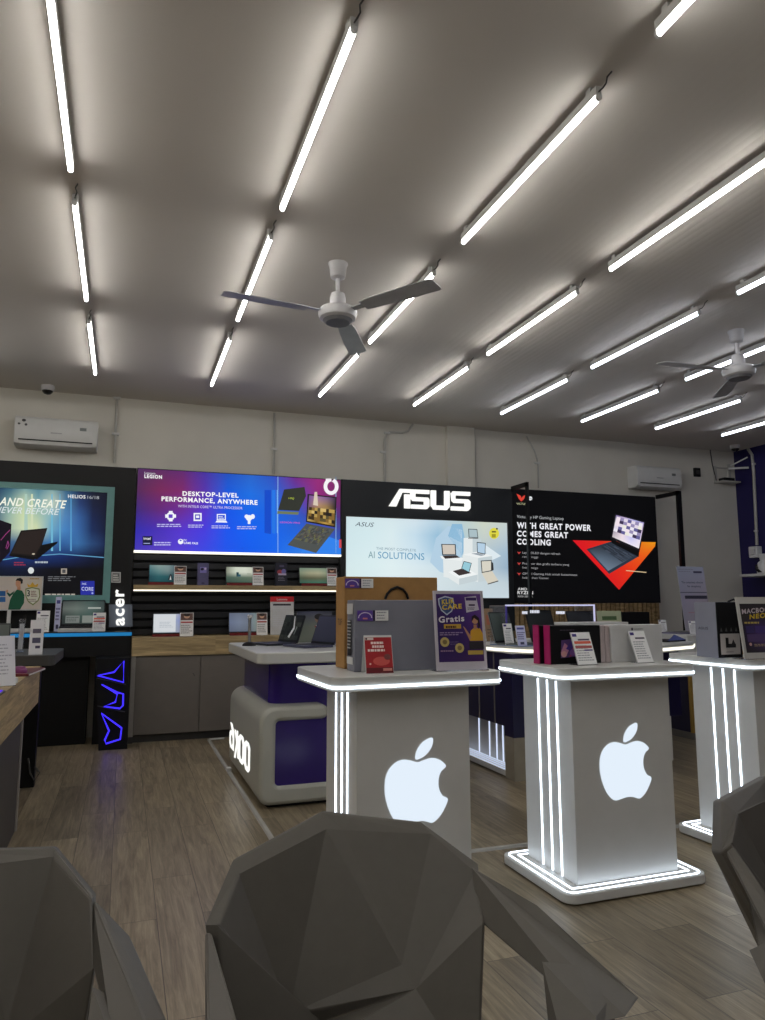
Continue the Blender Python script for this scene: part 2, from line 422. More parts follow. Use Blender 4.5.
# ------------------------------------------------------------------ ceiling fans
def make_fan(hub_px, top_px, angs, label):
    c = onz(*top_px, ZC); zh = ony(*hub_px, c.y).z
    t = thing('ceiling_fan', label, 'fan', (c.x, c.y, ZC), 0, 'ceiling fans'); h = zh-ZC
    MB().lathe([(.03, -.1), (.046, -.09), (.055, -.02), (.062, -.004), (.062, 0)]).build('canopy', m_fanw, t, smooth=40)
    MB().lathe([(.014, h+.1), (.014, -.09)], n=14).build('downrod', m_fanw, t, smooth=40)
    MB().lathe([(.03, h+.04), (.05, h+.045), (.05, h+.1), (.042, h+.13), (.02, h+.14)]).build('coupling', m_fanw, t, smooth=40)
    mo = MB().lathe([(.03, h-.05), (.085, h-.046), (.112, h-.03), (.12, h-.005), (.12, h+.015), (.108, h+.03), (.06, h+.05), (.03, h+.055)], n=36).build('motor', m_fanw, t, smooth=30)
    MB().lathe([(.02, h-.062), (.075, h-.06), (.092, h-.042)], n=30).build('motor_cover', mat('grille_grey', (120, 120, 124), .5), mo, smooth=40)
    for a in angs:
        R = Matrix.Rotation(math.radians(a), 4, 'Z')
        Z = Matrix.Translation((0, 0, h)) @ R @ Matrix.Rotation(math.radians(-9), 4, 'X')
        bl = [(.2, -.052), (.28, -.062), (.5, -.064), (.7, -.062), (.715, -.05), (.715, .05), (.7, .062), (.5, .06), (.28, .05), (.2, .04)]
        o = MB().prism([(x, y, .0) for x, y in bl], (0, 0, .004)).xf(Z).build('blade', m_blade, t)
        k = MB().prism([(.1, -.02, .004), (.2, -.02, .004), (.26, -.045, .004), (.26, .035, .004), (.2, .02, .004), (.1, .02, .004)], (0, 0, .006)).xf(Z)
        k.build('bracket', m_metal, o)
    return t
make_fan((338, 314), (338, 264), (185, 305, 62), 'three-blade white ceiling fan hanging above the grey carton counter, wholly visible')
make_fan((734, 371), (736, 331), (177, 285, 56), 'three-blade white ceiling fan close to the purple wall, one blade cut by picture edge')

# ------------------------------------------------------------------ things on the wall
def make_ac(px_tl, px_tr, label, logo=False):
    yf = 7.45
    a, b2 = ony(*px_tl, yf), ony(*px_tr, yf); x0, x1 = a.x, b2.x; zt = (a.z+b2.z)/2; h = .285
    t = thing('air_conditioner', label, 'air conditioner', ((x0+x1)/2, YB, zt-h), 0, 'wall air conditioners'); w = (x1-x0)/2
    d = YB-yf
    pr = [(0, 0), (-.03, 0), (-d+.06, .0), (-d+.015, .018), (-d, .05), (-d-.004, .2), (-d+.012, h-.02), (-d+.04, h), (0, h)]
    MB().prism([(-w, y, z) for y, z in pr], (2*w, 0, 0)).build('housing', m_kwhite, t, smooth=35, bevel=.006)
    MB().prism([(-w+.05, y, z) for y, z in ((-d+.06, -.003), (-d+.012, .014), (-d+.006, .03), (-d+.05, .012))], (2*w-.1, 0, 0)).build('louver', m_white, t)
    MB().box((-w+.04, -d-.0025, .046), (w-.04, -d+.02, .058)).build('air_outlet', m_black, t)
    MB().box((-.05, -d-.008, .125), (.05, -d-.002, .135)).build('nameplate', m_metal, t)
    MB().box((w-.16, -d-.007, .17), (w-.1, -d-.002, .2)).build('display_window', m_silver, t)
    if logo:
        cv = Canvas(lambda u, v: Vector((u, -d-.006, v)), (0, -1, 0))
        cv.disc(-w+.08, .235, .018, .014, (70, 70, 72)); cv.disc(-w+.04, .20, .012, .01, (90, 90, 90)); cv.disc(-w+.10, .195, .012, .012, (80, 80, 85))
        cv.build('sticker', 'paper', t, world=False)
    return t
make_ac((15, 415.5), (98, 420), 'white split air conditioner on wall above the teal-framed poster board', True)
make_ac((637, 465), (681, 467.5), 'white split air conditioner high above the board with orange triangle picture')
def make_dome(px, label, Y):
    p = ony(*px, Y)
    t = thing('ceiling_camera', label, 'security camera', (p.x, Y, ZC), 0, 'dome cameras')
    MB().lathe([(.055, -.05), (.062, -.03), (.062, 0)]).build('housing', m_fanw, t, smooth=40)
    MB().lathe([(.004, -.088), (.03, -.08), (.045, -.065), (.05, -.05), (.05, -.046)]).build('lens_dome', mat('dark_dome', (14, 14, 16), .12), t, smooth=60)
make_dome((48, 384), 'white dome camera with dark lens on ceiling edge above one air conditioner', 7.45)
make_dome((735, 447), 'white dome camera in ceiling corner beside purple wall', 7.3)
def conduit(pts, label, r=.012, saddles=()):
    t = thing('conduit', label, 'conduit', pts[-1])
    MB().tube(pts, r, 10).build('pipe', m_conduit, t, world=True, smooth=50)
    for p in saddles:
        p = Vector(p); MB().box((p.x-.035, p.y-.016, p.z-.012), (p.x+.035, p.y+.014, p.z+.012)).build('saddle', m_kwhite, t, world=True, bevel=.003)
def wpt(x, y, Y=7.635): p = ony(x, y, Y); return (p.x, Y, p.z)
conduit([wpt(117, 396), wpt(115.5, 430), wpt(114, 463)], 'straight pale conduit running down wall beside the camera and first air conditioner', saddles=[wpt(115.5, 434), wpt(117, 398)])
conduit([wpt(274.5, 413), wpt(274, 440), wpt(273.5, 474)], 'straight pale conduit dropping behind the blue and purple lit board', saddles=[wpt(274, 449)])
a = ony(413, 427, 7.63); 
conduit([(a.x, 7.63, ZC-.01), wpt(408, 431), wpt(402, 432.5), wpt(390, 432), wpt(386.5, 434), wpt(384.5, 440), wpt(384.3, 450), wpt(384.8, 482)], 'bent pale conduit with elbow above the large black lettered board', r=.014, saddles=[wpt(383, 452), wpt(387, 433)])
conduit([wpt(526.5, 436), wpt(529, 441), wpt(534, 450), wpt(537, 459), wpt(538, 466), wpt(538.5, 488)], 'thin crooked cable pipe above the board with orange triangle picture', r=.009, saddles=[wpt(537, 463)])
conduit([(3.925, 7.64, ZC-.005), (3.925, 7.64, 2.6)], 'slim conduit beside the wall pilaster', r=.01)
def rpt(x, y): p = onx(x, y, XR-.015); return (XR-.015, p.y, p.z)
conduit([rpt(748, 449), rpt(752, 455), rpt(753.5, 470), rpt(755.5, 510), rpt(757, 545)], 'pale conduit on the purple wall dropping to a white power box', r=.02, saddles=[rpt(754, 464), rpt(756.5, 531)])
p = Vector(wpt(696, 472.5, YB))
t = thing('wall_box', 'small black square box on wall to one side of far air conditioner', 'box', (p.x, YB, p.z))
MB().box((-.05, -.035, -.06), (.05, 0, .06)).build('body', m_black, t, bevel=.006); MB().box((-.03, -.04, -.03), (.03, -.033, .03)).build('faceplate', m_dgray, t)
p = Vector(wpt(722, 474, YB))
t = thing('wall_bracket', 'grey metal antenna bracket with cables in corner beside purple wall', 'bracket', (p.x, YB, p.z))
MB().box((-.15, -.02, -.14), (-.11, 0, .1)).build('upright', m_conduit, t)
MB().box((.1, -.02, -.12), (.14, 0, .14)).build('upright', m_conduit, t)
MB().box((-.15, -.16, -.14), (.16, -.0, -.12)).build('shelf_plate', m_conduit, t)
MB().tube([(-.13, -.02, .08), (.14, -.02, .08)], .01).build('crossbar', m_conduit, t)
mb = MB().tube([(.02, -.1, .06), (.19, -.28, .05)], .014); mb.tube([(.06, -.1, .1), (.16, -.3, .19)], .009); mb.build('antenna', m_white, t)
MB().tube([(-.13, -.02, -.1), (-.17, -.01, .12), (-.19, -.01, .3), (-.19, -.01, .52)], .007).build('cable', m_dgray, t)
MB().box((-.1, -.14, -.12), (.08, -.03, -.075)).build('router', m_black, t, bevel=.005)

# right wall shelf with power adapter and bottle
p = Vector(rpt(757, 551)); 
t = thing('wall_socket', 'white power box at the foot of conduit on purple wall', 'socket', (XR, p.y, p.z))
MB().box((-.09, -.07, -.09), (0, .07, .06)).build('body', m_white, t, bevel=.01); MB().box((-.11, -.04, -.05), (-.085, .04, .02)).build('plug', m_fanw, t, bevel=.006)
ps = onx(765, 573.5, 7.9); zs = ony(743, 574, 7.0).z
t = thing('wall_shelf', 'white shelf board on curved bracket fixed to the purple wall', 'shelf', (XR, 6.95, zs))
MB().rrect(-.36, -1.2, 0, .42, .06, -.02, .012).build('board', m_kwhite, t)
MB().prism([(-.28, -.02, -.02), (0, -.02, -.02), (0, -.02, -.3), (-.05, -.02, -.3), (-.09, -.02, -.12), (-.2, -.02, -.06)], (0, .04, 0)).build('bracket', m_white, t)
t = thing('spray_bottle', 'white bottle with dark diagonal stripes standing on the purple wall shelf', 'bottle', (XR-.2, 7.1, zs+.012))
MB().lathe([(.075, 0), (.08, .01), (.082, .1), (.06, .15), (.035, .17), (.035, .19)], n=20).build('body', m_white, t, smooth=40)
MB().lathe([(.042, .188), (.042, .25), (.03, .26)], n=16).build('cap', m_white, t, smooth=40)
mb = MB()
for k in range(3): mb.tube([(-.083, -.04+.02*k, .02), (-.088, 0.01+.02*k, .06), (-.068, .03+.015*k, .12)], .006, 6)
mb.build('stripe', m_black, t)
p = onx(762, 560, XR-.15)
t = thing('white_carton', 'narrow white carton next to the bottle on purple wall shelf', 'box', (XR-.16, 6.78, zs+.012))
MB().box((-.06, -.07, 0), (.06, .07, .26)).build('body', m_paperw, t, bevel=.003); MB().box((-.062, -.04, .08), (-.0605, .04, .2)).build('label_panel', m_silver, t)

# ------------------------------------------------------------------ display boards along the back wall
YP = 7.5
PX = lambda x, y: ony(x, y, YP-.002)
def board(name, label, cat, x0, x1, z0, z1, m=None):
    t = thing(name, label, cat, ((x0+x1)/2, YP, z0))
    MB().box((x0, YP, z0), (x1, YP+.09, z1)).build('panel', m or m_black, t, world=True)
    return t
def stub(x, y, d=0): return (x, y)
# --- board 1: teal frame, dark poster with light beams
XA = -2.5
B1 = board('poster_board', 'black board with teal-framed laptop poster and upright glowing letters', 'board', XA, .069, 1.016, 2.62)
def tq(mb, pts, d=.014): mb.prism([PX(*p)+Vector((0, .002, 0)) for p in pts], (0, -d, 0))
a, b, c = PX(0, 482), PX(115, 487.3), PX(108.5, 603); d = PX(107.5, 492)
XB = -2.35; ztop, zbot = (a.z+b.z)/2, c.z; xr = b.x; wd = .075
mb = MB(); mb.ring([(XB, YP, ztop), (xr, YP, ztop), (xr, YP, zbot), (XB, YP, zbot)], [(XB+wd, YP, ztop-wd*.75), (xr-wd*.9, YP, ztop-wd*.75), (xr-wd*.9, YP, zbot+wd), (XB+wd, YP, zbot+wd)], (0, -.02, 0)); mb.build('frame', m_teal, B1, world=True)
cv = Canvas(PX, (0, -1, 0))
xi0, xi1, zi1, zi0 = XB+wd, xr-wd*.9, ztop-wd*.75, zbot+wd
def wpx(X, Z, Y=YP-.002):
    v = Vector((X, Y, Z))-EYE; fw = (RX.cross(UX))*-1
    dz = v.dot(fw); return (W/2+FPX*v.dot(RX)/dz, H/2-FPX*v.dot(UX)/dz)
q = [wpx(xi0, zi1), wpx(xi1, zi1), wpx(xi1, zi0), wpx(xi0, zi0)]
N, D, Bm = (22, 30, 58), (14, 16, 28), (44, 84, 140)
xm_ = PX(-6, 540).x; cv.grid([wpx(xi0, zi1), wpx(xm_, zi1), wpx(xm_, zi0), wpx(xi0, zi0)], [[(24, 40, 70), (40, 70, 100)], [(30, 60, 110), (60, 100, 130)], [(20, 34, 80), (24, 48, 100)], [(14, 16, 26), (12, 12, 16)]], 0, 4)
q = [wpx(xm_, zi1), wpx(xi1, zi1), wpx(xi1, zi0), wpx(xm_, zi0)]
cv.grid(q, [[(30, 60, 90), (60, 100, 120), (120, 160, 160), (84, 130, 146), (130, 165, 165), (60, 100, 130), (30, 44, 78), (24, 28, 44), (22, 24, 38)],
            [(50, 80, 110), (110, 150, 150), (190, 205, 170), (120, 165, 172), (190, 205, 185), (74, 122, 160), (40, 62, 110), (24, 30, 56), (22, 24, 42)],
            [(60, 90, 120), (150, 180, 165), (200, 215, 170), (170, 195, 170), (130, 175, 185), (80, 130, 180), (52, 92, 150), (24, 36, 74), (20, 24, 46)],
            [(50, 80, 120), (160, 180, 160), (200, 215, 180), (205, 215, 170), (110, 165, 190), (70, 130, 190), (54, 100, 160), (26, 44, 86), (20, 26, 52)],
            [(30, 50, 90), (60, 90, 130), (70, 110, 140), (60, 100, 140), (60, 110, 160), (50, 96, 156), (56, 108, 164), (40, 70, 116), (26, 40, 76)],
            [(20, 36, 80), (24, 48, 110), (28, 54, 116), (26, 50, 112), (24, 48, 106), (22, 42, 96), (20, 34, 78), (18, 26, 56), (16, 20, 40)],
            [(16, 22, 40), (18, 26, 52), (18, 26, 52), (18, 22, 40), (14, 16, 26), (12, 13, 20), (12, 12, 16), (12, 12, 16), (12, 12, 16)],
            [(12, 12, 16)]*9, [(12, 12, 16)]*9], 0, 4)
for x, wdt, cc in ((26, 2.4, (170, 200, 185)), (32, 1.8, (205, 216, 180)), (52, 1.2, (110, 180, 210)), (71, 1, (84, 150, 200)), (60, .8, (100, 170, 205))):
    cv.poly([(x-wdt/2, 494), (x+wdt/2, 494), (x+wdt*.9, 551), (x-wdt*.9, 551)], cc, 1)
cv.text('AND CREATE', (-1, 505), (66, 508.4), (.9, -7.6), (238, 240, 225), 3, .035, .22)
cv.text('NEVER BEFORE', (-6.5, 512.6), (59, 515), (.9, -6), (215, 225, 225), 3, .01, .22)
cv.text('HELIOS', (68, 497.8), (85.5, 498.6), (0, -3.2), (225, 225, 225), 3, .045)
cv.text('16/18', (87.5, 498.7), (99, 499.2), (0, -3), (180, 185, 190), 3, 0)
cv.poly([(-14, 517), (0, 520), (11.5, 524), (10, 552), (0, 563), (-14, 570)], (20, 14, 26), 2)       # tower computer in the picture
cv.stroke([(1, 540), (6, 534), (10, 530)], .7, (150, 60, 120), 3); cv.stroke([(6, 548), (8, 541), (9, 545), (7, 549)], .7, (140, 60, 120), 3)
cv.poly([(10, 554), (21, 530.5), (47.5, 528), (42, 545), (36, 557)], (26, 22, 22), 3)
cv.poly([(42, 545), (58, 541.5), (57, 543.5), (37, 559.5), (30, 557)], (12, 12, 14), 3)
cv.poly([(12, 553), (22, 532), (46, 529.8), (41, 545), (35, 555)], (40, 32, 30), 4)
cv.disc(33.5, 554, 1.5, .8, (190, 180, 160), 5)
cv.poly([(10, 554), (36, 557), (34, 560), (9, 556)], (12, 12, 14), 4)
cv.stroke([(-10, 562), (20, 557), (60, 554), (104, 557.5)], 1, (90, 150, 190), 1)
cv.lines(14, 561.5, 27, 566, 2, (150, 50, 70), 3, 1); cv.lines(35, 560.5, 48, 564, 1, (170, 180, 190), 3, 2)
cv.disc(31, 570.5, 3, 3.2, (210, 215, 215), 3); cv.rect(61, 568.5, 67, 574, (160, 150, 140), 3); cv.rect(62.3, 569.5, 65.6, 573, (70, 70, 72), 4)
cv.lines(48, 576, 79, 581.5, 3, (110, 112, 116), 3, 5, .4); cv.lines(45, 593, 77, 596, 1, (170, 165, 155), 3, 6, .6)
cv.rect(80.5, 581, 94.5, 595, (36, 44, 150), 3); cv.text('intel.', (82, 584.6), (86.6, 584.8), (0, -2.4), (200, 205, 235), 4, .01); cv.text('CORE', (81.6, 590.5), (93.4, 590.9), (0, -3.6), (205, 210, 240), 4, .01); cv.disc(92.4, 593.2, 1, 1, (150, 160, 220), 4)
cv.build('poster', 'backlit', B1)
# small sign
tqm = MB(); tqm.prism([PX(*p)+Vector((0, 0, 0)) for p in ((111.5, 572), (120.8, 572.3), (120.6, 582.8), (111.2, 582.6))], (0, -.02, 0)); sg = tqm.build('small_sign', m_paperw, B1, world=True)
cv = Canvas(lambda x, y: ony(x, y, YP-.024), (0, -1, 0)); cv.rect(112.5, 573.2, 119.6, 581.6, (120, 122, 120), 1); cv.lines(113.2, 574, 119, 581, 3, (225, 225, 222), 2, 4, .6); cv.build('print', 'paper', sg)
# grey panel and upright letters
mb = MB(); mb.prism([ony(x, y, YP-.003) for x, y in ((109, 604.5), (132.3, 604.3), (132.6, 626.5), (109, 627))], (0, -.03, 0)); mb.build('grey_panel', mat('grey_film', (108, 116, 130), .4), B1, world=True)
letters3d('acer', ony(124.2, 625.5, YP-.04), ony(123.7, 589.5, YP-.04), ony(114.9, 606, YP-.04)-ony(126.5, 606, YP-.04), (0, -.03, 0), 'letters', m_letter, B1, .045)

# counter beneath board 1
yc = 7.2; zc = ony(80, 634.7, yc).z
C1 = thing('display_counter', 'black counter with thin blue light strip below the teal-framed poster', 'counter', (-1.2, yc, 0))
MB().box((-2.5, yc, zc-.02), (.085, YP, zc+.022)).build('worktop', m_black2, C1, world=True, bevel=.004)
MB().box((-2.5, yc-.006, zc-.016), (.085, yc+.004, zc+.016)).build('light_strip', m_blue, C1, world=True)
MB().box((-2.5, yc, zc-.2), (.085, YP, zc-.02)).build('apron', m_black, C1, world=True)
MB().box((-2.5, yc+.1, 0), (-.28, YP, zc-.2)).build('front_panel', m_black2, C1, world=True)
MB().box((-.22, yc+.05, 0), (.085, YP, zc-.2)).build('side_panel', m_black, C1, world=True)
# tapered leg with three neon figures
ny = 6.93
N1 = thing('neon_leg_panel', 'tapered black leg panel with three angular blue neon outlines', 'panel', (-.03, ny, 0))
nq = [ony(96, 654, ny), ony(131, 652, ny), ony(127.3, 748.5, ny), ony(98.3, 751, ny)]
for p in nq[2:]: p.z = 0.0
nq[0].z = nq[1].z = zc-.2
MB().prism(nq, (0, .25, 0)).build('body', m_black2, N1, world=True)
ins = lambda x, y: ony(x, y, ny-.012)
for k, pts in enumerate(([(123.8, 660.9), (114.2, 672.1), (97.8, 675.5), (123.5, 682.3)],
            [(101.8, 684.5), (117, 692.4), (123.3, 694), (122.9, 705.4), (119.9, 708.5), (104, 706.5), (115.4, 702), (117.4, 694)],
            [(101.3, 713.3), (121.6, 728), (120.2, 739.2), (105.8, 743.7), (104.7, 740.3), (109, 730.7)])):
    MB().tube([ins(*p) for p in pts], .0075, 8, closed=True).build('neon_tube', m_neon, N1, world=True, smooth=60)
mb = MB()
for a, b in (((96.5, 678), (126, 684.5)), ((97.5, 706), (124.8, 712))): mb.tube([ony(*a, ny-.004), ony(*b, ny-.004)], .005, 6)
mb.build('seam_strip', m_dgray, N1, world=True)

# --- board 2: blue purple lit board
x0, x1 = .074, 2.203
B2 = thing('lit_sign_board', 'wide lit blue and purple board with desktop-level performance slogan', 'sign', ((x0+x1)/2, YP, 1.78))
MB().box((x0, YP, 1.79), (x1, YP+.09, 2.625)).build('panel', m_black, B2, world=True)
MB().box((x0, YP-.02, 1.775), (x1, YP+.05, 1.795)).build('light_strip', m_led_soft, B2, world=True)
cv = Canvas(PX, (0, -1, 0))
q = [wpx(x0+.008, 2.617), wpx(x1-.008, 2.617), wpx(x1-.008, 1.797), wpx(x0+.008, 1.797)]
cv.grid(q, [[(78, 44, 92), (92, 44, 96), (96, 40, 110), (70, 50, 160), (30, 80, 190), (40, 100, 200), (44, 80, 190), (110, 40, 130), (150, 44, 120), (120, 40, 100)],
            [(84, 40, 84), (118, 40, 88), (124, 40, 104), (84, 50, 170), (20, 90, 220), (26, 110, 225), (40, 100, 210), (70, 70, 180), (140, 40, 120), (110, 36, 96)],
            [(62, 40, 120), (96, 40, 120), (104, 44, 150), (84, 50, 200), (20, 84, 230), (16, 100, 235), (24, 100, 225), (40, 90, 200), (70, 60, 150), (80, 50, 120)],
            [(50, 44, 170), (70, 48, 180), (84, 54, 205), (70, 60, 220), (26, 84, 235), (14, 96, 240), (20, 100, 235), (30, 100, 220), (50, 100, 210), (50, 80, 170)],
            [(66, 54, 180), (84, 60, 190), (84, 64, 210), (60, 70, 225), (30, 84, 235), (16, 92, 235), (20, 100, 235), (40, 120, 230), (60, 140, 230), (50, 100, 190)]], 0, 5)
cv.text('Lenovo', (144.6, 473.9), (155.4, 474.4), (0, -2.1), (220, 220, 225), 2, .01); cv.text('LEGION', (144.4, 477.8), (162, 478.8), (0, -3.3), (245, 245, 245), 2, .06)
cv.text('DESKTOP-LEVEL', (182.5, 495.6), (238.5, 497.6), (0, -4.2), (250, 250, 250), 3, .05)
cv.text('PERFORMANCE, ANYWHERE', (161.5, 500.9), (257.5, 504.8), (0, -4.3), (250, 250, 250), 3, .05)
cv.text('WITH INTEL® CORE™ ULTRA PROCESSOR', (178, 507.3), (242.5, 509.4), (0, -2.5), (205, 195, 235), 3, .02)
Wt = (240, 242, 250)
cv.disc(170.6, 516.2, 4.2, 4.4, Wt, 2, 8); cv.rect(165.2, 514.4, 176, 517.8, Wt, 2); cv.rect(168.8, 511, 172.6, 521.4, Wt, 2); cv.rect(168.6, 514.4, 172.6, 518, (96, 60, 190), 3)
cv.rect(193.6, 513, 201.6, 521, Wt, 2); cv.rect(195, 514.4, 200.2, 519.6, (70, 60, 190), 3); cv.rect(196, 515.6, 199.2, 518, Wt, 4)
cv.rect(216.8, 514, 225.8, 520.4, Wt, 2); cv.rect(217.8, 515, 224.8, 519.4, (40, 80, 220), 3); cv.poly([(216.6, 520.6), (226.2, 520.8), (227.4, 522.6), (215.4, 522.4)], Wt, 2); cv.lines(218.6, 516, 224, 519, 2, Wt, 4, 8)
cv.disc(249, 518, 3, 3, Wt, 2); cv.disc(252.6, 516.6, 2.2, 2.4, Wt, 2); cv.disc(246.5, 516.5, 2, 2, Wt, 2); cv.rect(247.8, 520, 250.4, 524, Wt, 2)
for k, (a0, a1, y) in enumerate(((157, 184, 523.5), (188, 206.5, 524.2), (211.5, 231, 525), (237, 262, 525.8))): cv.lines(a0, y, a1, y+3.8, 2, (190, 190, 235), 2, 10+k, .5)
cv.rect(142.6, 536.2, 152.4, 545.2, (24, 26, 60), 2); cv.text('intel', (143.6, 539.6), (150.5, 539.8), (0, -2.6), Wt, 3, .02); cv.rect(143.4, 543, 150, 543.8, (160, 170, 220), 3)
cv.lines(154, 541.5, 171.5, 546, 2, (190, 190, 235), 2, 20, .5)
cv.disc(180.6, 541.6, 2.7, 2.7, Wt, 2); cv.disc(180.6, 540.4, 1.1, .8, (60, 60, 200), 3); cv.text('PC', (183.6, 541), (187, 541.2), (0, -1.7), Wt, 2, .01); cv.text('GAME PASS', (183.6, 543.9), (198, 544.4), (0, -2), Wt, 2, .03)
# picture: light columns, laptop lid and open laptop
for a, b, cc in ((264.5, 271, (18, 74, 200)), (276.8, 278.2, (110, 170, 235)), (272, 275.5, (36, 116, 228))): cv.poly([(a, 490), (b, 490), (b, 534), (a, 533)], cc, 1)
for a in (277.6, 335.6): cv.poly([(a, 476.6), (a+.6, 476.6), (a+.6, 553), (a, 553)], (150, 190, 235), 1)
cv.poly([(301, 553), (309, 530), (341, 541), (341, 554.5)], (50, 130, 235), 1)
cv.poly([(284, 489.5), (304.5, 487), (306, 496), (299, 511), (278, 510)], (50, 52, 46), 3); cv.poly([(277.5, 511), (299, 512), (298, 514.8), (277, 513.8)], (110, 120, 90), 3)
cv.text('LOQ', (288.4, 498.8), (293.8, 499.4), (.4, -1.6), (190, 210, 70), 4, .02)
cv.poly([(307.5, 494), (336.5, 497), (335.5, 527.5), (306, 522)], (30, 26, 26), 3)
cv.grid([(309, 495.4), (335.5, 498), (334.5, 526), (307.2, 520.8)], [[(120, 80, 150), (150, 110, 160), (120, 90, 140), (60, 50, 70)], [(110, 80, 130), (180, 140, 110), (150, 120, 80), (40, 36, 40)], [(120, 100, 60), (60, 50, 30), (170, 140, 70), (60, 50, 36)], [(200, 170, 100), (120, 96, 44), (190, 150, 70), (90, 70, 40)]], 4, 4)
cv.mosaic([(309, 507), (334.5, 510), (334.3, 524), (308, 519)], [(180, 150, 80), (60, 46, 26), (130, 100, 50), (210, 180, 110), (40, 34, 30), (90, 80, 50)], 4, 9, 5, 4)
cv.poly([(314.5, 492), (317, 492), (318, 506), (313, 505)], (215, 200, 180), 5)
cv.poly([(306.5, 523.5), (335, 529), (316, 553), (287.5, 545)], (78, 82, 80), 3)
cv.mosaic([(307.5, 525.6), (331, 530), (318, 545), (294, 539)], [(66, 68, 66), (92, 94, 84), (104, 104, 70), (72, 78, 84), (84, 78, 74)], 9, 18, 4, 9)
cv.text('LEGION PRO', (280, 523), (300, 523.8), (0, -1.6), (210, 90, 190), 4, .01)
# white ring mark in the corner
P = [(331+5.6*math.cos(t), 486.5+6.6*math.sin(t)) for t in [math.radians(a) for a in range(-60, 250, 15)]]
cv.stroke(P, 3.6, (245, 240, 245), 4); cv.rect(325.6, 478.6, 331.4, 481.6, (245, 240, 245), 4)
cv.rect(339, 539.5, 341.4, 548, (200, 70, 80), 3)
cv.build('graphic', 'backlit', B2)

# slatted black wall between the lit board and the counter
sw = thing('slat_wall', 'black grooved slat wall behind the laptop picture cards', 'wall panel', (1.14, 7.6, .955))
mb = MB(); z = .955
while z < 1.77:
    mb.prism([(.074, y, zz) for y, zz in ((7.6, z), (7.585, z+.004), (7.57, z+.012), (7.57, z+.066), (7.585, z+.072), (7.6, z+.076))], (2.129, 0, 0)); z += .082
mb.build('slats', mat('black_slats', (26, 27, 32), .4), sw, world=True)
MB().box((.074, 7.6, .955), (2.203, 7.62, 1.775)).build('backing', m_black2, sw, world=True)
# shelf
sh = thing('wall_shelf', 'wooden wall shelf with light strip across the black slat wall', 'shelf', (1.14, 7.45, 1.40))
MB().box((.085, 7.33, 1.406), (2.2, 7.57, 1.452)).build('board', MATS['counter_wood'], sh, world=True)
MB().box((.085, 7.328, 1.392), (2.2, 7.36, 1.406)).build('light_strip', m_led_soft, sh, world=True)
# counter and cabinets
yk = 7.15
ct = thing('worktop', 'thick pale wooden worktop over the grey cabinets', 'worktop', (1.14, yk, .78))
MB().box((.09, yk, .785), (2.26, 7.6, .955)).build('slab', MATS['counter_wood'], ct, world=True, bevel=.003)
xs = ony(199.5, 700, yk+.02).x
for k, (a, b, lab) in enumerate(((.13, xs, 'grey cabinet under the worktop beside the blue neon leg panel'), (xs, 1.5, 'grey cabinet under the worktop, partly behind the lit-lettered rounded counter'))):
    cb = thing('cabinet', lab, 'cabinet', ((a+b)/2, yk, 0), 0, 'grey base cabinets')
    MB().box((a, yk+.035, .07), (b, 7.58, .785)).build('body', m_gray, cb, world=True)
    MB().box((a+.003, yk+.015, .075), (b-.003, yk+.033, .778)).build('door', m_gray, cb, world=True, bevel=.002)
    MB().box((a, yk+.06, 0), (b, 7.58, .07)).build('plinth', m_dgray, cb, world=True)
    if k == 0: MB().tube([ony(193, 673, yk+.012), ony(195, 676, yk+.012)], .004, 6).build('handle', m_dgray, cb, world=True)
tr = thing('end_panel', 'narrow pale grey end panel between neon leg panel and cabinet', 'panel', (.11, yk, 0))
MB().box((.09, yk+.01, .06), (.13, 7.58, .785)).build('board', mat('pale_grey_panel', (150, 145, 140), .5), tr, world=True)
MB().box((.09, yk+.02, 0), (.13, 7.58, .06)).build('foot', m_dgray, tr, world=True)

# --- board 3: black board with large letters and pale lit screen
x0, x1 = 2.207, 4.335
B3 = thing('lit_sign_board', 'tall black board with large white letters over pale blue lit picture', 'sign', ((x0+x1)/2, YP, 1.0))
MB().box((x0, YP, .95), (x1, YP+.09, 2.63)).build('panel', mat('anthracite_board', (24, 28, 32), .5), B3, world=True)
zt, zb = 2.335, 1.325; xa, xb = ony(346, 513, YP).x, ony(507, 527, YP).x
zt = ony(420, 519.5, YP).z; zb = ony(506, 598, YP).z
cv = Canvas(PX, (0, -1, 0)); q = [wpx(xa, zt), wpx(xb, zt), wpx(xb, zb), wpx(xa, zb)]
cv.grid(q, [[(205, 226, 230), (208, 228, 232), (212, 230, 234), (210, 226, 234), (184, 210, 226), (186, 206, 208), (206, 214, 196), (196, 208, 206)],
            [(206, 228, 232), (210, 232, 236), (216, 234, 238), (196, 220, 234), (150, 190, 216), (180, 204, 210), (196, 206, 200), (184, 200, 208)],
            [(208, 230, 234), (214, 234, 238), (218, 234, 238), (204, 226, 238), (160, 196, 220), (190, 210, 216), (180, 198, 208), (160, 186, 206)],
            [(212, 232, 234), (216, 236, 238), (222, 238, 240), (216, 232, 238), (206, 224, 232), (204, 218, 222), (184, 200, 210), (150, 176, 198)],
            [(214, 232, 232), (216, 234, 236), (222, 236, 238), (218, 232, 234), (210, 224, 228), (204, 218, 222), (198, 212, 218), (190, 206, 214)],
            [(214, 232, 232), (216, 234, 236), (220, 234, 236), (214, 228, 232), (206, 220, 226), (200, 216, 222), (196, 212, 220), (200, 214, 222)]], 0, 5)
cv.poly([(430, 562), (436, 538), (448, 526), (462, 530), (462, 556), (452, 575), (440, 572)], (178, 206, 226), 1)
cv.poly([(462, 524), (466, 545), (462, 556), (448, 536), (452, 524)], (140, 184, 214), 1)
cv.poly([(484, 544), (501, 556), (488, 562)], (220, 232, 238), 1)
cv.text('ASUS', (355, 526), (373.5, 527), (.6, -4.2), (70, 80, 92), 3, .0, .2)
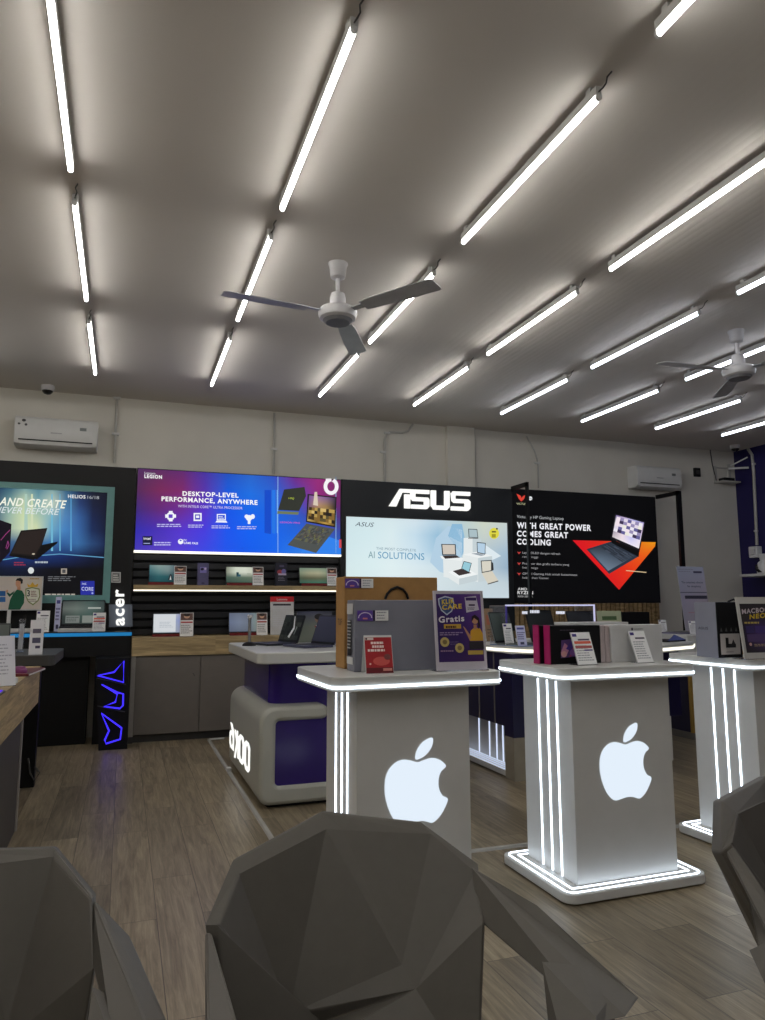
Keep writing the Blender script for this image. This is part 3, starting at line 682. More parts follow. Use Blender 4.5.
cv.text('THE MOST COMPLETE', (376, 549.6), (416, 551.6), (0, -2.5), (120, 150, 165), 3, 0)
for k, (wtx, a0, a1) in enumerate((('AI', 368.2, 374.6), ('SOLUTIONS', 378, 424.2))):
    cv.text(wtx, (a0, 557.9+(a0-368)*.037), (a1, 557.9+(a1-368)*.037), (0, -6.6), (126, 160, 168) if k == 0 else (92, 150, 186), 3, .005)
Wc, Sd = (226, 232, 232), (196, 208, 212)
# white blocks with laptops
cv.poly([(463.5, 538), (472.5, 537.5), (472.5, 556), (463.5, 556)], Wc, 2); cv.poly([(472.5, 537.5), (481, 539), (481, 556), (472.5, 556)], Sd, 2)
cv.poly([(443, 558), (462, 557.5), (462, 580), (443.5, 577)], Wc, 3); cv.poly([(440, 556), (463, 558), (462, 561), (442, 559)], (236, 240, 240), 4)
cv.poly([(462.5, 555), (478, 557.5), (478, 582), (463, 578)], Wc, 3); cv.poly([(478, 557.5), (492, 556), (492, 580), (478, 582)], Sd, 3)
cv.poly([(462.5, 554.5), (478, 551.5), (492, 556), (478, 558)], (236, 240, 240), 4)
cv.poly([(448, 572), (459, 578.5), (459, 585), (449, 578.5)], Wc, 5); cv.poly([(459, 578.5), (477.5, 574.5), (477.5, 580.5), (459, 585)], Sd, 5); cv.poly([(448, 572), (464, 567), (477.5, 574.5), (459, 578.8)], (238, 242, 242), 5)
def mini(scr, base, sc, bc=(60, 52, 52), ly=6):
    cv.poly(scr, (40, 50, 58), ly); c = sum((Vector(p) for p in scr), Vector((0, 0)))/len(scr)
    cv.poly([c+(Vector(p)-c)*.86 for p in scr], sc, ly+1); cv.poly(base, bc, ly)
mini([(441, 544), (455.5, 544.2), (456, 555), (442, 555)], [(442, 555.4), (456, 555.2), (460, 557.6), (445, 558.8)], (206, 196, 184))
mini([(468, 528.8), (477, 529.2), (478, 538), (468.5, 537.6)], [(468, 538), (478, 538.2), (478, 538.8), (468, 538.6)], (170, 190, 196))
mini([(476.5, 542), (485.5, 543), (485, 554.6), (477, 552.8)], [(471, 553.6), (477, 553), (485, 555), (481, 556)], (180, 206, 226), (150, 160, 170))
mini([(463.5, 561), (471.5, 563), (469, 572.8), (461, 568.6)], [(452.5, 571), (461, 568.8), (471, 573), (459, 575.6)], (150, 200, 214))
mini([(480.5, 560.6), (491.5, 560), (491.5, 571), (481.5, 573)], [(481.5, 573), (492, 571), (498, 580.5), (487.5, 583.6)], (214, 210, 196), (212, 206, 190))
cv.poly([(489, 560.2), (493, 563), (493.5, 570), (491.5, 571)], (50, 50, 52), 6); cv.poly([(487.5, 583.6), (498, 580.5), (498, 581.5), (487.5, 584.6)], (60, 60, 60), 8)
cv.disc(494, 533.4, 5, 5.6, (222, 214, 70), 3); cv.rect(491.6, 531, 496, 532.6, (110, 104, 40), 4); cv.rect(491.6, 534, 495.6, 537.6, (160, 150, 40), 4); cv.rect(496, 528, 497.6, 529.6, (50, 50, 40), 4)
cv.build('lit_picture', 'backlit', B3)
MB().ring([ony(x, y, YP) for x, y in (wpx(xa-.012, zt+.012, YP), wpx(xb+.012, zt+.012, YP), wpx(xb+.012, zb-.012, YP), wpx(xa-.012, zb-.012, YP))], [ony(x, y, YP) for x, y in (wpx(xa, zt, YP), wpx(xb, zt, YP), wpx(xb, zb, YP), wpx(xa, zb, YP))], (0, -.01, 0)).build('frame', m_dgray, B3, world=True)
# big letters, traced stroke by stroke
yl = YP-.03
def block_letters():
    mb = MB()
    def pl(pts): mb.prism([ony(x, y+(x-390)*.046, yl) for x, y in pts], (0, .03, 0))
    # A : slanted leg and slab leg
    pl([(389.4, 505.9), (400.2, 488.3), (402.6, 488.3), (402.6, 491.7), (396.6, 505.9)])
    pl([(400.2, 488.3), (413.6, 488.3), (413.6, 491.6), (401, 491.6)])
    pl([(404.9, 493.5), (410.4, 493.5), (410.4, 507.3), (404.9, 507.3)])
    # S
    pl([(412.2, 488.3), (429.6, 488.3), (429.6, 492), (412.2, 492)]); pl([(410.8, 489.6), (415.6, 488.3), (415.6, 499.4), (411.4, 498)])
    pl([(411.4, 495.8), (428.2, 495.8), (428.2, 499.6), (413, 499.6)]); pl([(424.6, 495.8), (428.6, 496.2), (429.6, 498), (429.6, 504.5), (427.6, 507), (424.6, 507)])
    pl([(411.6, 503.4), (427.6, 503.4), (427, 507.2), (411.6, 507.2)])
    # U
    pl([(431.4, 488.3), (436.2, 488.3), (436.2, 503), (433.4, 505.8), (431.4, 503.6)]); pl([(445, 488.3), (449.8, 488.3), (449.8, 504.2), (447.4, 507), (445, 504.8)])
    pl([(431.8, 503.2), (449.4, 503.2), (447.4, 507.2), (434, 507.2)])
    # S
    pl([(453, 488.3), (470.4, 488.3), (470.4, 492), (453, 492)]); pl([(451.4, 489.8), (455.6, 488.3), (455.6, 499.4), (452.4, 498)])
    pl([(452.4, 495.8), (468.4, 495.8), (468.4, 499.6), (454, 499.6)]); pl([(465.4, 495.8), (469, 496.2), (470.6, 498), (470.6, 504.5), (468.6, 507), (465.4, 507)])
    pl([(451.6, 503.4), (468.4, 503.4), (468, 507.2), (451.6, 507.2)])
    return mb
block_letters().build('letters', m_letter, B3, world=True)

# --- board 4: black board, triangle and laptop
x0, x1 = 4.339, 6.455
B4 = thing('sign_board', 'black board with red and orange triangle behind pictured laptop', 'sign', ((x0+x1)/2, YP, 1.28))
MB().box((x0, YP, 1.27), (x1, YP+.09, 2.638)).build('panel', m_black2, B4, world=True)
cv = Canvas(PX, (0, -1, 0))
cv.poly([wpx(x0+.01, 2.63), wpx(x1-.01, 2.63), wpx(x1-.01, 1.28), wpx(x0+.01, 1.28)], (4, 4, 6), 0)
cv.poly([(516.4, 493.6), (520.6, 495.8), (521.6, 498), (523, 496), (525.4, 495), (524, 499), (521.2, 501.6), (518.6, 498.6)], (214, 66, 52), 2)
cv.text('VICTUS', (516.4, 504.6), (526, 505), (0, -1.9), (190, 190, 150), 2, .01)
cv.disc(530.3, 498.4, 1.9, 2, (225, 228, 230), 2); cv.text('hp', (529.3, 499), (531.4, 499.1), (0, -1.6), (20, 20, 24), 3, .0)
cv.text('Victus by HP Gaming Laptop', (516.8, 517.9), (563.6, 520), (0, -2.9), (175, 178, 180), 2, 0)
Wv = (236, 236, 242)
cv.text('WITH GREAT POWER', (516.8, 528), (591, 530.8), (0, -5.6), Wv, 3, .055); cv.text('COMES GREAT', (516.8, 536.2), (568, 538), (0, -5.4), Wv, 3, .055); cv.text('COOLING', (516.8, 544.2), (550.6, 545.4), (0, -5.4), Wv, 3, .055)
for k, (y, l1, e1, l2, e2) in enumerate(((553.6, 'Layar OLED dengan refresh', 560, 'rate tinggi', 538), (564.4, 'Prosesor dan grafis terbaru yang', 569, 'bertenaga', 538), (574.6, 'OMEN Gaming Hub untuk kustomisasi', 577, 'kebutuhan Gamer', 549))):
    cv.poly([(517, y-2), (519, y-1.4), (521, y-2), (519, y+.8)], (180, 60, 56), 2)
    cv.text(l1, (522.4, y), (e1, y+1.3), (0, -2.1), (165, 165, 168), 2, 0); cv.text(l2, (522.4, y+4), (e2, y+4.6), (0, -2.1), (150, 150, 152), 2, 0)
cv.text('AMD', (517.6, 590), (527, 590.3), (0, -2.4), (200, 200, 200), 2, .03); cv.text('RYZEN', (517.4, 594), (533, 594.3), (0, -3), (215, 215, 215), 2, .04); cv.text('9000 SERIES', (517.6, 597.2), (532.6, 597.4), (0, -1.7), (165, 165, 165), 2, .02)
cv.build('slogan', 'backlit', B4)
cv = Canvas(PX, (0, -1, 0))
cv.grid([(572.6, 540.2), (655.6, 542.2), (655, 546.4), (619, 589.8)], [[(215, 20, 34), (214, 40, 28), (224, 90, 24), (230, 150, 24)], [(218, 24, 30), (222, 44, 26), (228, 92, 26), (230, 140, 24)], [(214, 30, 30), (226, 50, 24), (230, 80, 24), (230, 116, 26)]], 1, 6)
cv.poly([(586.4, 549.2), (611, 541.4), (638.5, 556.4), (609, 574)], (44, 52, 66), 3); cv.grid([(589, 550), (610.6, 543.4), (634, 556), (608, 571)], [[(60, 70, 84), (50, 56, 66), (30, 32, 40)], [(96, 112, 130), (66, 78, 92), (36, 40, 48)], [(110, 126, 144), (84, 96, 112), (44, 50, 60)]], 4, 3)
cv.mosaic([(600, 547.6), (611, 543), (634, 556), (622, 562)], [(52, 60, 72), (66, 74, 88), (40, 46, 56)], 5, 12, 5, 3)
cv.poly([(610.6, 539), (639, 551), (638.5, 557), (611.4, 543)], (10, 10, 12), 6)
cv.poly([(614.6, 513.4), (645.4, 521.6), (639.2, 552), (610.4, 538.4)], (24, 24, 30), 5)
sq = [(615.8, 515), (643.8, 522.6), (638.6, 548.6), (612, 537)]
cv.grid(sq, [[(110, 90, 150), (190, 170, 210), (170, 170, 220), (150, 140, 190)], [(190, 190, 190), (240, 236, 240), (150, 150, 210), (210, 190, 220)], [(150, 140, 160), (235, 215, 225), (190, 190, 240), (235, 225, 240)], [(200, 190, 195), (235, 225, 230), (230, 225, 245), (238, 232, 240)]], 6, 4)
cv.mosaic([(616.6, 516.6), (642.6, 523.6), (639.4, 540), (613, 531)], [(60, 50, 80), (235, 230, 240), (150, 140, 180), (240, 225, 235), (100, 96, 150), (225, 215, 230), (235, 232, 220)], 5, 7, 7, 12)
cv.stroke([(626, 570.6), (646, 572.4)], .8, (215, 190, 150), 4)
cv.build('picture', 'backlit', B4)
# open metal wing frames at both ends of board 4
for (bx, tx, topb, topf, w_, lab) in ((4.337, 527.3, (512.5, 488.3), (527.3, 484.2), .02, 'thin black open frame jutting out between the two black sign boards'), (6.47, 678.2, (656, 497), (678.2, 493.4), .05, 'black open frame with thick post at end of orange triangle board')):
    f = onx(tx, topf[1], bx); yfv = f.y; zt = 2.66
    t = thing('wing_frame', lab, 'frame', (bx, yfv, .95 if w_ < .04 else 0), 0, 'open wing frames')
    zb = .965 if w_ < .04 else 0
    MB().box((bx-.012, yfv, zb), (bx+w_, yfv+.035, zt)).build('post', m_black2, t, world=True)
    MB().box((bx-.012, yfv, zt-.05), (bx+.02, YP-.004, zt)).build('top_bar', m_black2, t, world=True)
    if w_ > .04: MB().tube([(bx-.02, yfv+.02, 1.66), (bx-.06, yfv+.02, 1.68), (bx-.07, yfv+.02, 1.72)], .008).build('latch', m_dgray, t, world=True)
# timber slats below board 4
sl = thing('slat_panel', 'vertical pale timber slats below the orange triangle board', 'wall panel', (5.4, YP, 0))
mb = MB(); x = 4.34
while x < 6.43: mb.box((x, YP, 0), (x+.05, YP+.05, 1.268)); x += .068
mb.build('slats', MATS['slat_wood'], sl, world=True)
MB().box((4.34, YP+.05, 0), (6.45, YP+.09, 1.268)).build('backing', m_black2, sl, world=True)

# ------------------------------------------------------------------ small things: laptops, cards, cartons
def laptop(label, loc, rz=0., w=.33, d=.23, lean=14, h=.215, body=None, scr=None, kind='backlit', riser=None, group=None, deco=None, lip=None):
    body = body or m_dlap
    t = thing('laptop', label, 'laptop', loc, rz, group); z0 = 0
    if riser: 
        MB().box((-w/2-.01, -d-.01, 0), (w/2+.01, .03, .035)).build('riser', riser, t, bevel=.003); z0 = .035
    b = MB().rrect(-w/2, -d, w/2, 0, .012, z0+.003, z0+.017).build('base', body, t)
    MB().box((-w/2+.025, -d+.085, z0+.0165), (w/2-.025, -.025, z0+.0185)).build('keyboard', m_key, t)
    MB().box((-.055, -d+.012, z0+.0165), (.055, -d+.075, z0+.0178)).build('touchpad', m_dgray, t)
    for s in (-1, 1): MB().tube([(s*w*.36-.02, .002, z0+.014), (s*w*.36+.02, .002, z0+.014)], .007, 8).build('hinge', m_key, t)
    sn, cs = math.sin(math.radians(lean)), math.cos(math.radians(lean)); o = Vector((0, .003, z0+.016))
    fn = lambda u, v: o+Vector((u, sn*v, cs*v)); n = Vector((0, -cs, sn))
    lid = MB().prism([fn(x, v) for x, v in rr(-w/2, 0, w/2, h, .01, 4)], -n*.008).build('lid', body, t)
    c = Canvas(fn, n, step=.0007)
    c.rect(-w/2+.002, .002, w/2-.002, h-.002, (14, 14, 16), 1)
    c.grid([(-w/2+.008, h-.01), (w/2-.008, h-.01), (w/2-.008, .018), (-w/2+.008, .018)], scr or [[(20, 22, 26)]*2]*2, 2, 4)
    if deco: deco(c, w, h)
    c.build('display', kind, t, world=False)
    if lip: MB().box((-w/2-.004, -d-.0145, 0), (w/2+.004, -d-.0105, .026)).build('label_strip', lip, t)
    return t
def card(label, loc, w, h, rz=0., tilt=14, paint=None, name='price_card', cat='price card', group=None, m=None, foot=.06):
    t = thing(name, label, cat, loc, rz, group)
    sn, cs = math.sin(math.radians(tilt)), math.cos(math.radians(tilt))
    fn = lambda u, v: Vector((u, sn*v, cs*v+.002)); n = Vector((0, -cs, sn))
    MB().prism([fn(-w/2, 0), fn(w/2, 0), fn(w/2, h), fn(-w/2, h)], -n*.003).build('card', m or m_paperw, t)
    MB().box((-w/2, -.004, 0), (w/2, foot, .003)).build('foot', m_acryl, t)
    c = Canvas(fn, n, 1.5, .0006)
    (paint or price_paint)(c, w, h)
    c.build('print', 'paper', t, world=False)
    return t
def price_paint(c, w, h, head=(90, 66, 60), bar=(150, 44, 44)):
    c.rect(-w/2+.003, .003, w/2-.003, h-.003, (205, 203, 202), 1)
    c.rect(-w/2+.006, h*.68, w/2-.006, h-.006, head, 2)
    c.disc(0, h*.84, w*.22, h*.09, (190, 150, 125), 3); c.disc(0, h*.9, w*.25, h*.06, (40, 30, 28), 4)
    c.rect(-w/2+.008, h*.56, w/2-.008, h*.62, bar, 2)
    c.lines(-w/2+.01, h*.5, w/2-.01, h*.1, 5, (130, 128, 130), 2, int(w*1e4) % 17, .45)
def price_plain(c, w, h):
    c.rect(-w/2+.002, .002, w/2-.002, h-.002, (210, 210, 212), 1)
    c.rect(-w/2+.006, h*.86, -w/2+.03, h*.95, (60, 50, 110), 2)
    c.rect(-w/2+w*.3, h*.74, w/2-.012, h*.79, (70, 66, 80), 2)
    c.lines(-w/2+.01, h*.68, w/2-.01, h*.1, 8, (140, 140, 146), 2, 5, .4)
def price_red(c, w, h):
    price_plain(c, w, h); c.rect(-w/2+.008, h*.64, w/2-.008, h*.72, (190, 90, 70), 3); c.rect(-w/2+.008, h*.5, w/2-.008, h*.58, (150, 80, 80), 3); c.rect(-w/2+w*.5, h*.42, w/2-.008, h*.46, (70, 60, 120), 3)
def price_lilac(c, w, h):
    c.rect(-w/2+.002, .002, w/2-.002, h-.002, (170, 172, 200), 1); c.rect(-w/2+.01, h*.8, w/2-.01, h*.9, (70, 70, 130), 2); c.lines(-w/2+.008, h*.7, w/2-.008, h*.3, 4, (90, 86, 130), 2, 2, .5); c.rect(-w*.2, h*.08, w*.2, h*.2, (60, 60, 90), 2)
def carton(name, label, x0, x1, y0, y1, z0, z1, m, cat='box', group=None, bevel=.003, rz=0.):
    c = Vector(((x0+x1)/2, (y0+y1)/2, z0)); t = thing(name, label, cat, c, rz, group)
    hw, hd = (x1-x0)/2, (y1-y0)/2
    MB().box((-hw, -hd, 0), (hw, hd, z1-z0)).build('body', m, t, bevel=bevel)
    return t, hw, hd, z1-z0

# on the upper shelf and on the worktop
ZS = 1.4525; ZT = .9555
sea = [[(96, 128, 130), (130, 150, 146), (120, 140, 140), (70, 90, 100)], [(60, 104, 110), (96, 130, 130), (110, 130, 130), (60, 80, 90)], [(30, 70, 80), (40, 90, 96), (36, 84, 90), (30, 60, 70)], [(24, 60, 68), (30, 74, 80), (28, 66, 72), (26, 50, 58)]]
room = [[(120, 126, 110), (200, 206, 190), (206, 210, 196), (180, 186, 170)], [(126, 130, 116), (196, 204, 186), (204, 208, 192), (186, 190, 172)], [(70, 90, 80), (80, 100, 88), (90, 108, 92), (100, 112, 96)], [(50, 70, 62), (60, 80, 70), (64, 84, 72), (70, 84, 76)]]
dune = [[(110, 128, 112), (116, 134, 116), (120, 138, 118), (112, 130, 112)], [(120, 132, 110), (150, 150, 122), (160, 158, 130), (130, 140, 116)], [(70, 78, 60), (84, 84, 64), (90, 92, 70), (80, 90, 70)], [(50, 88, 76), (56, 100, 84), (60, 104, 88), (52, 92, 78)]]
white = [[(176, 182, 190), (180, 186, 194), (174, 178, 190), (84, 96, 170)], [(184, 190, 198), (180, 188, 194), (150, 160, 190), (70, 90, 180)], [(176, 184, 190), (170, 180, 186), (150, 160, 180), (110, 116, 170)], [(160, 168, 176), (160, 170, 176), (150, 156, 170), (120, 120, 150)]]
grey = [[(90, 98, 116), (100, 108, 124), (96, 104, 120), (110, 124, 122)], [(96, 106, 130), (110, 120, 140), (104, 112, 126), (120, 134, 128)], [(84, 92, 110), (92, 100, 116), (90, 98, 110), (110, 120, 116)]]
def peng(c, w, h): c.poly([(w*.17, h*.2), (w*.24, h*.5), (w*.3, h*.46), (w*.34, h*.2)], (30, 36, 40), 3); c.poly([(w*.23, h*.2), (w*.26, h*.42), (w*.29, h*.2)], (190, 196, 196), 4)
def tile(c, w, h): c.rect(-w*.14, h*.42, -w*.06, h*.66, (30, 60, 70), 3); c.rect(-w*.09, h*.42, w*.0, h*.54, (40, 84, 100), 4); c.rect(w*.22, h*.55, w*.34, h*.6, (150, 156, 140), 3)
def page(c, w, h): c.rect(-w/2+.012, h*.12, w*.16, h-.014, (206, 210, 214), 3); c.lines(-w*.3, h*.6, w*.1, h*.3, 4, (170, 178, 186), 4, 3, .4)
m_red = mat('dark_red_strip', (120, 24, 30), .5)
def shelf_laptop(xa, xb, yt, Y, z, lab, scr, deco, riser=False):
    a, b = ony(xa, yt, Y), ony(xb, yt, Y); w = b.x-a.x; top = (a.z+b.z)/2
    z0 = .035 if riser else 0; L = 11; h = (top-z-z0-.016)/math.cos(math.radians(L))
    laptop(lab, ((a.x+b.x)/2, Y, z), 0, w, .11, L, h, m_dlap, scr, 'backlit', m_black2 if riser else None, 'laptops on the slat wall shelf' if z > 1.2 else 'laptops along the wooden worktop', deco, m_red)
shelf_laptop(149, 178, 564, 7.5, ZS, 'open laptop showing teal sea picture, on wooden wall shelf', sea, peng)
shelf_laptop(226, 256, 566, 7.5, ZS, 'open laptop with bright pale window on its screen, middle of the wall shelf', room, tile)
shelf_laptop(299.5, 329, 567, 7.5, ZS, 'open laptop showing green dunes, on the wall shelf just above kraft carton', dune, None)
shelf_laptop(153, 188, 613, 7.42, ZT, 'open laptop showing white page and blue swirl, on the worktop', white, page)
shelf_laptop(229, 259, 612, 7.42, ZT, 'open laptop with dim grey blue screen, on worktop behind rounded counter', grey, None)
def pcard(x0, x1, yt, Y, z, lab, paint=None, g='price cards by the wall laptops', tilt=10, **k):
    a, b = ony(x0, yt, Y), ony(x1, yt, Y); card(lab, ((a.x+b.x)/2, Y, z+.001), b.x-a.x, ((a.z+b.z)/2-z)/math.cos(math.radians(tilt)), 0, tilt, paint, group=g, **k)
pcard(174.5, 187, 566, 7.347, ZS, 'price card with portrait beside the teal sea laptop on wall shelf', foot=.018)
pcard(253, 264, 567, 7.347, ZS, 'price card with portrait beside the pale window laptop on wall shelf', foot=.018)
pcard(327.5, 337.5, 568, 7.347, ZS, 'price card with portrait beside the green dunes laptop on wall shelf', foot=.018)
pcard(180.5, 194, 613, 7.24, ZT, 'price card with portrait beside the white page laptop on worktop', foot=.03)
pcard(257, 268, 613, 7.24, ZT, 'price card with portrait beside the dim grey blue laptop on worktop', foot=.03)
def slim(x0, x1, yt, lab, m, pic):
    a, b = ony(x0, yt, 7.36), ony(x1, yt, 7.36)
    t, hw, hd, hh = carton('slim_box', lab, a.x, b.x, 7.36, 7.42, ZS, (a.z+b.z)/2, m, 'box', 'slim accessory boxes on wall shelf')
    c = Canvas(lambda u, v: Vector((u, -hd-.003, v)), (0, -1, 0), 1.5); pic(c, hw, hh); c.build('print', 'paper', t, world=False)
def pic1(c, w, h): c.rect(-w*.6, h*.55, w*.6, h*.82, (120, 112, 170), 1); c.disc(-w*.2, h*.72, w*.3, h*.06, (40, 36, 60), 2); c.disc(w*.35, h*.74, w*.2, h*.05, (190, 180, 200), 2); c.lines(-w*.6, h*.48, w*.6, h*.2, 4, (90, 86, 120), 1, 3, .4); c.disc(0, h*.09, w*.3, h*.04, (60, 56, 84), 1)
def pic2(c, w, h): c.rect(-w*.4, h*.82, w*.4, h*.9, (80, 76, 100), 1); c.disc(-w*.3, h*.6, w*.5, h*.1, (150, 60, 70), 1); c.disc(w*.35, h*.62, w*.4, h*.12, (110, 104, 160), 2); c.rect(-w*.6, h*.46, w*.8, h*.54, (170, 160, 180), 3); c.lines(-w*.6, h*.4, w*.6, h*.2, 3, (120, 116, 130), 1, 4, .4)
slim(198, 209, 563, 'slim lilac accessory box standing between two laptops on wall shelf', mat('lilac_card', (96, 92, 132), .5), pic1)
slim(276, 287.5, 563, 'slim dark navy accessory box with red detail on wall shelf', mat('navy_card', (30, 30, 48), .5), pic2)
# tall white notice with red heading, behind the rounded counter
def notice(c, w, h):
    c.rect(-w/2, h*.86, w/2, h, (170, 26, 34), 1); c.text('Lenovo', (-w*.22, h*.9), (w*.22, h*.9), (0, h*.055), (230, 200, 200), 2, .01)
    c.rect(-w*.38, h*.76, w*.38, h*.81, (50, 46, 50), 1); c.lines(-w*.38, h*.7, w*.38, h*.2, 9, (176, 176, 180), 1, 6, .35)
a, b = ony(271, 597, 7.3), ony(294.5, 598, 7.3)
card('tall white notice with red heading behind the open laptops on rounded counter', ((a.x+b.x)/2, 7.3, ZT), b.x-a.x, a.z-ZT+.005, 0, 6, notice, 'notice_stand', 'notice', foot=.1)

# on the black counter with blue strip
ZB = zc+.0225
card_y = 7.42
a, b = ony(62, 600, card_y), ony(105.5, 600, card_y)
def greyscene(c, w, h):
    c.rect(-w*.4, h*.12, -w*.08, h*.4, (110, 116, 112), 3); c.rect(-w*.02, h*.12, w*.3, h*.4, (120, 126, 120), 3); c.rect(w*.1, h*.66, w*.4, h*.72, (160, 166, 160), 3); c.lines(-w*.38, h*.36, -w*.1, h*.16, 3, (60, 66, 64), 4, 2, .4)
laptop('open laptop on white stand in front of the teal-framed poster', ((a.x+b.x)/2, card_y, ZB), 0, b.x-a.x, .16, 8, (a.z-ZB-.052)/math.cos(math.radians(8)), m_dlap, [[(60, 66, 66), (70, 80, 76), (64, 84, 80), (50, 60, 60)], [(90, 96, 92), (100, 110, 104), (80, 96, 92), (60, 70, 68)], [(44, 52, 50), (60, 76, 70), (56, 80, 74), (44, 54, 52)], [(40, 46, 46), (50, 56, 54), (50, 58, 56), (40, 46, 46)]], 'backlit', m_white, None, greyscene)
def orange(c, w, h): c.rect(-w/2, 0, w/2, h, (200, 120, 96), 1); c.lines(-w*.45, h*.8, w*.45, h*.2, 2, (230, 200, 180), 2, 2, .5)
pcard(55.5, 61.5, 597, 7.35, ZB, 'narrow lilac price tag at one edge of laptop on white stand', price_lilac, 'price tags on the blue strip counter')
pcard(93, 106, 613, 7.22, ZB, 'white price card with red text before laptop on white stand', price_red, 'price tags on the blue strip counter', foot=.04)
pcard(36.5, 50, 611, 7.24, ZB, 'blank looking white card at the foot of the promotional banner', price_plain, 'price tags on the blue strip counter')
# promotional banner with a person in a green jacket
yb = 7.38; a, b = ony(-32, 575, yb), ony(43.5, 576, yb); c0, c1 = ony(0, 610.5, yb).z, ony(0, 576, yb).z
PB = thing('promo_banner', 'white promotional banner with man in green jacket and gold crowned shield', 'banner', ((a.x+b.x)/2, yb, ZB))
MB().box((a.x, yb, c0), (b.x, yb+.012, c1)).build('board', m_paperw, PB, world=True)
cv = Canvas(lambda x, y: ony(x, y, yb-.001), (0, -1, 0), 1.35)
cv.grid([wpx(a.x+.01, c1-.01, yb), wpx(b.x-.01, c1-.01, yb), wpx(b.x-.01, c0+.01, yb), wpx(a.x+.01, c0+.01, yb)], [[(186, 178, 172), (190, 180, 172), (194, 184, 170)], [(184, 176, 172), (188, 178, 172), (196, 186, 176)]], 0, 2)
cv.rect(-14, 591, 5.5, 596, (40, 90, 150), 1); cv.rect(-14, 597, 5.5, 602, (50, 100, 160), 1)
cv.poly([(8, 609.6), (10, 600), (13, 594), (17, 589.5), (22, 590.5), (24.5, 595), (24, 603), (20, 609.6)], (30, 84, 62), 2)
cv.poly([(13, 594), (9.5, 597), (6.8, 593.5), (7.6, 592), (10, 594), (15, 590.5)], (26, 74, 56), 3); cv.disc(7.2, 591.2, 1, 1.5, (190, 140, 110), 4)
cv.disc(18.2, 583.4, 2.6, 4, (196, 146, 116), 3); cv.poly([(17.4, 586), (20.6, 586), (20.6, 590.4), (17, 589.8)], (186, 136, 108), 2); cv.poly([(15.6, 581), (17, 578.6), (20.6, 577.8), (23, 579.6), (22.6, 583.4), (21, 584), (20.6, 581.4), (18, 580.6)], (30, 26, 26), 4)
shd = [(25.4, 588.6), (32, 587), (39.6, 588.6), (40.4, 596), (38.4, 601), (33, 605.4), (28, 602), (25.4, 596)]
cv.poly(shd, (120, 130, 76), 3); cc = Vector((33, 595.6)); cv.poly([cc+(Vector(p)-cc)*.86 for p in shd], (205, 204, 190), 4)
cv.poly([(28, 587), (27, 583.6), (30, 585.4), (32.6, 582), (35, 585.2), (38.4, 583.4), (37.4, 587)], (200, 160, 60), 3)
cv.text('3', (27, 596.2), (30, 596.3), (0, -6), (50, 50, 50), 5, .03); cv.lines(31, 590.5, 37.5, 597, 4, (130, 90, 80), 5, 3, .5); cv.lines(28, 598.6, 38, 602, 2, (140, 120, 110), 5, 4, .5); cv.lines(30, 577.6, 41.5, 579.4, 1, (170, 140, 90), 3, 4, .7)
cv.build('print', 'paper', PB)
x8 = ony(8.5, 620, yb).x; xe = ony(42, 620, yb).x
MB().box((a.x, yb-.08, ZB), (xe, yb+.06, ZB+.035)).build('base', m_white, PB, world=True, bevel=.004)
for x in (x8-.015, a.x+.05): MB().box((x, yb, ZB+.03), (x+.03, yb+.02, c0)).build('leg', m_white, PB, world=True)

# grey display table beyond the wooden one, with black leg
zg = .925
GT = thing('display_table', 'dark grey slab table on black leg, between wooden counter and blue strip counter', 'table', (-1.0, 5.8, 0))
MB().rrect(-2.2, 5.35, -.42, 6.2, .05, zg-.07, zg).build('worktop', m_dgray, GT, world=True, bevel=.004)
MB().box((-.66, 5.72, 0), (-.535, 5.8, zg-.07)).build('leg', m_black2, GT, world=True); MB().box((-2.1, 5.72, 0), (-2.0, 5.8, zg-.07)).build('leg', m_black2, GT, world=True)
MB().tube([(-.58, 5.71, .2), (-.56, 5.70, .1), (-.53, 5.69, .05), (-.5, 5.7, .1), (-.535, 5.71, .14)], .006).build('cable', m_dgray, GT, world=True)
for k, (x0, x1, yt, Y, lab) in enumerate(((18.5, 25, 619, 5.75, 'clear upright card holder on grey slab table, nearer the wooden counter'), (33, 38, 621, 5.9, 'clear narrow card holder at far end of grey slab table'))):
    a, b = ony(x0, yt, Y), ony(x1, yt, Y)
    t = thing('card_holder', lab, 'card holder', ((a.x+b.x)/2, Y, zg), 0, 'clear card holders'); hw = (b.x-a.x)/2; hh = a.z-zg
    MB().prism([(-hw, 0, .003), (hw, 0, .003), (hw, .05, hh), (-hw, .05, hh)], (0, .004, 0)).build('sleeve', m_acryl, t)
    MB().box((-hw, -.02, 0), (hw, .07, .004)).build('foot', m_acryl, t)
    MB().prism([(-hw*.7, .006, .02), (hw*.7, .006, .02), (hw*.7, .046, hh*.85), (-hw*.7, .046, hh*.85)], (0, .002, 0)).build('insert', m_paperw, t)
a = ony(8, 640, 5.65)
laptop('open grey laptop on grey slab table beside the wooden counter', (-.93, 5.85, zg), math.radians(8), .34, .24, 22, .2, m_silver, [[(90, 96, 92)]*3]*3, 'paper')
